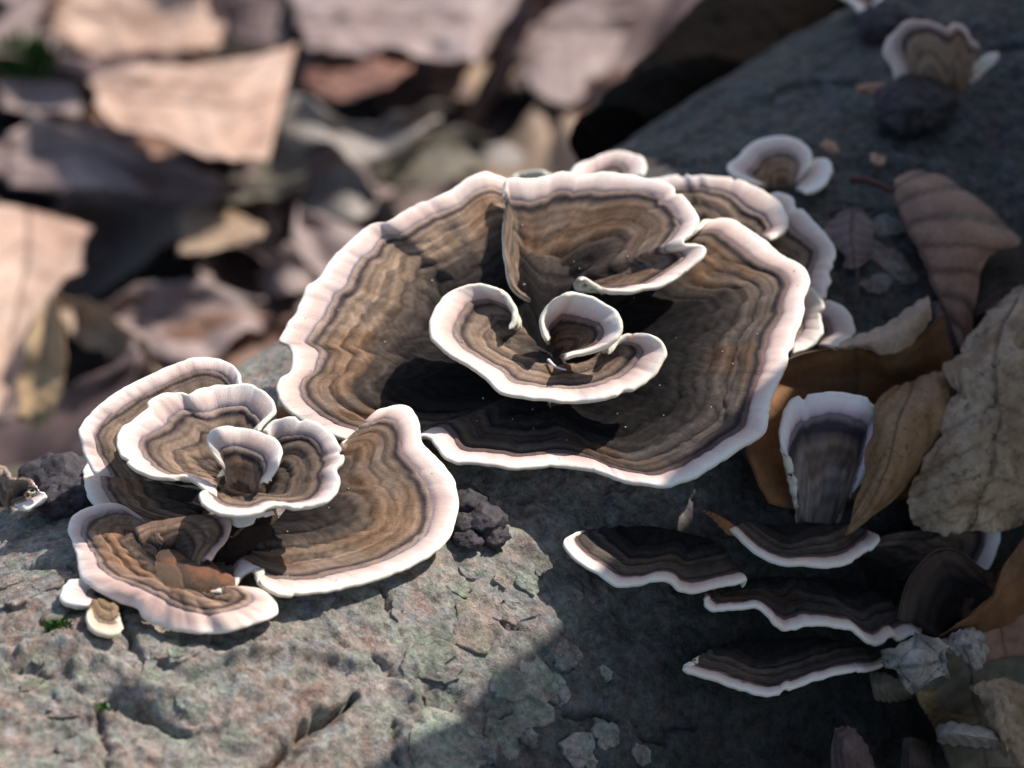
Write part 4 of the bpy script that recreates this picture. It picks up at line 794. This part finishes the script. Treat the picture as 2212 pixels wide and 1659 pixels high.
leaf_grid(LG('Y4', [[(1590, 560, .7), (1760, 420, .9), (2000, 380, .9), (2300, 420, .8)], [(1600, 760, .8), (1800, 680, .8), (2020, 640, .9), (2320, 680, .9)], [(1690, 960, .9), (1860, 900, .8), (2060, 880, .9), (2330, 900, .9)], [(1760, 1200, .8), (1900, 1160, .9), (2100, 1140, 1.0), (2330, 1160, .9)]]), LM['olive'], label='dull brown leaf lining the hollow of the crumpled grey leaf', vein=.4, crumple=.08, edge=.15)
leaf_grid(LG('F', [[(2090, 1240, .6), (2150, 1225, .8), (2290, 1220, .7)], [(2075, 1330, .9), (2150, 1310, 1.1), (2290, 1300, .9)], [(2100, 1430, .8), (2170, 1420, 1.0), (2290, 1410, .8)]]), LM['brown'], label='brown leaf pressed between rusty blade and crumpled grey leaf', vein=.4, crumple=.07, edge=.1)

# leaves of the litter behind the log
G0 = GROUND
def bgleaf(cols, z, mat, label, arch=.5, **kw):
    n = len(cols); rows = []; tl = kw.pop('tilt', None); sd = len(bpy.data.objects)
    tl = tl if tl is not None else (.5 if sd % 3 else -.7); wv = .14 + .10 * (sd % 4)
    for i, c in enumerate(cols):
        t = i / (n - 1); k = len(c)
        rows.append([(p[0], p[1], G0 + z + 1.2 + .3 * arch * math.sin(math.pi * t) + wv * math.sin(2.1 * i + sd) * (.5 if 0 < j < k - 1 else 1) - (.22 if 0 < j < k - 1 else 0) + tl * (.5 - j / (k - 1))) for j, p in enumerate(c)])
    leaf_grid(LG('F', rows, 'z'), LM[mat], label=label, group='leaves lying in the litter behind the log', midrib=True, den=.14, crumple=kw.pop('crumple', .10), edge=.14, **kw)
bgleaf([[(-20, 180), (0, 210), (10, 240)], [(70, 160), (80, 200), (90, 240)], [(170, 190), (180, 220), (170, 250)]], 1.2, 'rosy', 'grey leaf beside the green moss sprig in the litter')
bgleaf([[(470, 0), (485, 50), (500, 80)], [(550, -20), (555, 50), (560, 100)], [(620, -20), (625, 40), (630, 90)]], 1.6, 'purple', 'dusky leaf between the peach leaves and the rolled one')
bgleaf([[(70, 40), (80, 55), (95, 75)], [(110, -20), (130, 40), (150, 92)], [(200, -60), (215, 40), (225, 130)], [(320, -80), (320, 30), (310, 118)], [(420, -60), (420, 30), (425, 110)], [(440, 0), (465, 60), (482, 92)]], 2.6, 'peach', 'ribbed peach-coloured leaf behind the big square-tipped one', nv=4, crumple=.2, pucker=.15)
bgleaf([[(620, -40), (640, 40), (660, 100)], [(760, -60), (760, 40), (760, 125)], [(900, -60), (890, 40), (880, 112)], [(1020, -60), (1010, 40), (985, 135)], [(1140, -40), (1090, 50), (1015, 155)]], 2.3, 'rosy', 'broad dull rosy-grey leaf above the rolled brown leaf', crumple=.25)
bgleaf([[(655, 100), (650, 160), (690, 215)], [(740, 108), (740, 170), (760, 212)], [(820, 108), (825, 150), (840, 192)], [(885, 100), (897, 125), (888, 152)]], 2.6, 'red', 'rolled red-brown leaf edge lying on the litter', arch=1.0, tilt=-1.0)
bgleaf([[(1108, 120), (1112, 135), (1120, 150)], [(1180, 28), (1170, 100), (1160, 195)], [(1270, 28), (1250, 110), (1235, 225)], [(1375, 28), (1345, 90), (1300, 170)]], 2.0, 'rosy', 'taupe leaf beside the rotting branch')
bgleaf([[(440, 400), (450, 425), (470, 440)], [(520, 360), (530, 400), (540, 440)], [(600, 320), (610, 370), (610, 430)], [(660, 310), (665, 350), (650, 400)]], 1.6, 'olive', 'dull olive leaf under the wavy grey leaf')
bgleaf([[(20, 300), (10, 350), (20, 390)], [(80, 258), (90, 330), (110, 405)], [(200, 285), (210, 340), (220, 415)], [(330, 330), (320, 380), (320, 435)], [(430, 365), (430, 400), (430, 437)], [(522, 400), (524, 412), (522, 427)]], 2.6, 'rosy', 'long greyish tan leaf lying below the square-tipped peach leaf', crumple=.22)
bgleaf([[(560, 300), (570, 312), (590, 322)], [(640, 213), (650, 270), (700, 318)], [(720, 250), (730, 290), (770, 347)], [(820, 255), (820, 290), (830, 332)], [(910, 220), (905, 250), (900, 287)], [(966, 214), (972, 228), (970, 243)]], 2.8, 'bone', 'wavy grey leaf with upturned tip in the litter', crumple=.2)
bgleaf([[(183, 160), (195, 185), (210, 218)], [(300, 150), (280, 210), (260, 278)], [(420, 135), (400, 220), (380, 318)], [(530, 115), (500, 220), (485, 357)], [(642, 90), (615, 200), (580, 345)]], 3.4, 'peach', 'big square-tipped peach leaf standing out of the litter', crumple=.15, arch=.9)
bgleaf([[(638, 410), (645, 430), (650, 445)], [(700, 363), (700, 420), (700, 477)], [(750, 348), (755, 410), (760, 477)], [(812, 420), (810, 440), (802, 462)]], 1.8, 'bone', 'pale grey leaf with pointed top beyond the rosette')
bgleaf([[(790, 330), (800, 370), (810, 402)], [(880, 290), (890, 350), (900, 402)], [(960, 280), (970, 330), (980, 382)], [(1060, 300), (1060, 330), (1050, 362)]], 1.6, 'olive', 'flat olive-grey leaf just beyond the top of the rosette')
bgleaf([[(1040, 313), (1050, 325), (1060, 347)], [(1085, 313), (1090, 330), (1100, 352)], [(1132, 335), (1132, 342), (1127, 354)]], 2.3, 'bone', 'tiny pale leaf by the end of the rotting branch')
bgleaf([[(215, 650), (220, 680), (240, 722)], [(300, 618), (310, 680), (330, 762)], [(400, 606), (410, 690), (430, 772)], [(500, 623), (505, 690), (510, 742)], [(572, 640), (572, 680), (567, 722)]], 1.5, 'rosy', 'pinkish leaf lying low just beyond the left fungus clump', crumple=.2)
bgleaf([[(553, 590), (560, 610), (580, 640)], [(600, 538), (610, 590), (620, 642)], [(640, 543), (650, 590), (660, 632)], [(692, 590), (697, 610), (692, 632)]], 1.8, 'rosy', 'small brownish pointed leaf touching the left rim of the rosette')
bgleaf([[(385, 455), (388, 500), (385, 552)], [(450, 436), (450, 490), (440, 547)], [(510, 460), (505, 490), (500, 532)], [(572, 485), (572, 500), (562, 512)]], 2.3, 'tan', 'bright blunt leaf over the dark hollow in the litter', tilt=-.8)
bgleaf([[(115, 640), (125, 655), (130, 692)], [(170, 640), (180, 690), (170, 742)], [(230, 688), (240, 730), (225, 757)], [(300, 738), (290, 780), (270, 772)], [(352, 790), (347, 830), (312, 837)]], 2.2, 'tan', 'twisted tan leaf reaching from the orange leaf to the log')
bgleaf([[(-60, 450), (60, 455), (192, 490)], [(-60, 560), (60, 560), (182, 570)], [(-60, 650), (40, 650), (112, 640)], [(-60, 760), (20, 760), (92, 730)], [(-60, 900), (0, 890), (47, 840)]], 3.6, 'peach', 'large orange-tan leaf hanging at the edge of the dark hollow', arch=1.0)
bgleaf([[(90, 650), (110, 640), (130, 650)], [(60, 740), (100, 740), (133, 740)], [(40, 820), (90, 825), (140, 820)], [(30, 880), (80, 890), (127, 880)], [(60, 915), (85, 927), (107, 915)]], 4.2, 'ochre', 'drooping ochre leaf with rounded end beside the orange-tan leaf', arch=.8)

def scatter_leaf(mat, Lc, Wc, curl, sd):
    nr, nc = 9, 5; G = np.zeros((nr, nc, 3))
    for i in range(nr):
        t = i / (nr - 1); hw = Wc / 2 * max(.03, math.sin(math.pi * min(.985, t ** .85)) ** 1.15)
        for j in range(nc):
            sx = (j / (nc - 1) - .5) * 2
            G[i, j] = (sx * hw, (t - .5) * Lc, curl * (abs(sx) ** 1.3 * .5 + 1.0 * (t - .5) ** 2) + .3 * math.sin(sd + 7 * t + 2.5 * sx) * abs(sx) + .5 * math.sin(sd * 2 + 4 * t))
    o = leaf_grid(G, mat, midrib=False, den=.25, crumple=.16, edge=.15, label='x'); return o
protos = []
for i, (mt, l_, w_, c_) in enumerate([('dark', 6, 3.4, 1.0), ('rosy', 6, 3.4, 1.0), ('purple', 6.5, 3.6, 1.2), ('olive', 5.5, 3.2, -.7), ('red', 6, 3.2, 1.0), ('purple', 5.5, 3.2, -1.0), ('brown', 6.5, 3.6, 1.3), ('tan', 5.5, 3, 1.0)]):
    protos.append(scatter_leaf(LM[mt], l_, w_, c_, i))
cnt = 0; used = set()
while cnt < 230:
    x, y = RNG.uniform(-34, 26), RNG.uniform(2, 78)
    wd = x * MN[0] + y * MN[1] + .95
    if wd > -8.2: continue
    k = int(RNG.choice(8, p=[.10, .20, .17, .08, .09, .13, .14, .09])); src = protos[k]
    o = src if k not in used else src.copy()
    if k in used: COL.objects.link(o)
    used.add(k)
    o.location = Vector(np.array([x, y, GROUND + RNG.uniform(.4, 1.3)]) * S)
    o.rotation_euler = (RNG.uniform(-.2, .2), RNG.uniform(-.2, .2), RNG.uniform(0, 6.28))
    s_ = RNG.uniform(.85, 1.45); o.scale = (s_, s_, s_)
    nm = ('blackish curled', 'rosy grey upturned', 'dusky purple-brown wide', 'dull olive drooping', 'red-brown upturned', 'dusky purple drooping', 'plain brown upturned', 'light tan narrow')[k]
    tag(o, nm + ' leaf half buried in the litter behind the log', 'leaf', nm + ' litter leaves'); cnt += 1

# ---------------------------------------------------------------- small things on the bark
def lump(name, blobs, label, cat, mat, fr, group=None):
    P0 = Ph(*px(fr, blobs[0][0], blobs[0][1]), 0); root = empty(name, P0, label, cat, group)
    th, ph = np.meshgrid(np.linspace(0.02, np.pi - .02, 26), np.linspace(0, 2 * np.pi, 44, endpoint=False), indexing='ij')
    U = np.stack([np.sin(th) * np.cos(ph), np.sin(th) * np.sin(ph), np.cos(th)], -1)
    for i, (x, y, r, hh) in enumerate(blobs):
        c = Ph(*px(fr, x, y), hh); d = 1 + .22 * fbm(U * 1.6 + i * 9, 3, 60 + i) + .08 * fbm(U * 5 + i, 3, 70 + i)
        V = c + U * (r * 1.25 * d)[..., None] * np.array([1, 1, .55])
        mesh_obj('lobe', V.reshape(-1, 3), grid_faces(26, 44, True)[:, ::-1], mat, parent=root)
lump('black_knob_fungus', [(1120, 490, .62, .1), (1190, 480, .5, .15), (1070, 540, .4, .05)], 'round black crusty knob below the brown fungus with broken rim', 'fungus', M_KNOB, 'Z6')
lump('black_knob_fungus', [(1000, 110, .5, 0), (1060, 90, .4, .05)], 'black crust lump next to the little forked fungus', 'fungus', M_KNOB, 'Z6')
lump('black_knob_fungus', [(1015, 1085, .32, .05), (1040, 1125, .36, .1), (1000, 1130, .25, .05), (1065, 1155, .25, .05), (1010, 1165, .24, .05)], 'purplish black lumpy crust against the broad cap of the left clump', 'fungus', M_KNOB, 'F')
lump('black_knob_fungus', [(255, 150, .48, .1), (340, 170, .55, .15), (400, 120, .35, .1), (330, 250, .45, .05), (410, 230, .35, .05), (200, 130, .3, .1)], 'black crusty lumps between ragged fungus and left clump', 'fungus', M_KNOB, 'Y2')
def crumb(fr, x, y, r, h, mat, label, cat, asp=.5):
    c = Ph(*px(fr, x, y), h); n = 10; U = []
    for k, z in ((0, -1), (1, -.3), (1, .3), (0, 1)):
        if k == 0: U.append([(0, 0, z)])
        else: U.append([(math.cos(a), math.sin(a), z) for a in np.linspace(0, 2 * math.pi, n, endpoint=False)])
    V = np.array(U[0] + U[1] + U[2] + U[3], float); V *= 1 + .35 * RNG.uniform(-1, 1, (len(V), 1)); V *= np.array([r, r * asp, r * .4])
    a = RNG.uniform(0, 3); V = V @ np.array([[math.cos(a), math.sin(a), 0], [-math.sin(a), math.cos(a), 0], [0, 0, 1]])
    F = [[0, 1 + (i + 1) % n, 1 + i] for i in range(n)] + [[1 + i, 1 + (i + 1) % n, 11 + (i + 1) % n, 11 + i] for i in range(n)] + [[11 + i, 11 + (i + 1) % n, 21] for i in range(n)]
    o = mesh_obj('bark_crumb', V + c, F, mat, origin=c, smooth=False); tag(o, label, cat); return o
crumb('Z6', 735, 695, .30, .12, M_DEBRIS, 'rosy bark crumb beside the small cream fungus', 'crumb', .55)
crumb('Z6', 960, 755, .2, .06, M_DEBRIS, 'flat tan bark chip on the grey bark above the veined leaf', 'crumb', .8)
crumb('Z6', 960, 425, .42, .04, M_DEBRIS, 'long tan bark chip by the black knob', 'crumb', .3)
def stick(fr, pts, r, label):
    P = [Pz(*px(fr, x, y), z) for x, y, z in pts]; o = tube('wood_splinter', P, r, r * .5, M_FIBRE, None, 6, origin=P[0]); tag(o, label, 'splinter')
stick('Z4', [(820, 470, .98), (850, 500, 1.0), (880, 515, 1.0), (918, 525, 1.02)], .035, 'pale pink splinter lying on the curled cap inside the rosette')
def moss(fr, x, y, n, spread, h, label, mode='h', z=0):
    c = Ph(*px(fr, x, y), 0) if mode == 'h' else Pz(*px(fr, x, y), z); V, F = [], []
    for i in range(n):
        a, r = RNG.uniform(0, 6.28), spread * RNG.random() ** .6; b = c + np.array([math.cos(a) * r, math.sin(a) * r, -.1])
        t = b + np.array([RNG.normal(0, .35), RNG.normal(0, .35), 1]) * h * RNG.uniform(.6, 1.2); s = np.array([math.cos(a * 7), math.sin(a * 7), 0]) * h * .12
        k = len(V); V += [b - s, b + s, (b + t) / 2 + s * 1.4, t, (b + t) / 2 - s * 1.4]; F.append([k, k + 1, k + 2, k + 3, k + 4])
    o = mesh_obj('moss_tuft', np.array(V), F, M_MOSS, origin=c, smooth=False); tag(o, label, 'moss')
moss('Y2', 300, 930, 130, .22, .2, 'bright green moss tuft below the small white lobe of the left clump')
moss('Y2', 540, 1330, 60, .14, .13, 'tiny moss tuft in the bark hollow below the left clump')
moss('Y3', 885, 720, 60, .14, .14, 'small dark moss tuft on the bark ridge at the shade edge')
moss('F', 55, 140, 120, .7, .8, 'green moss sprig growing among the litter leaves', 'z', GROUND + 2.0)
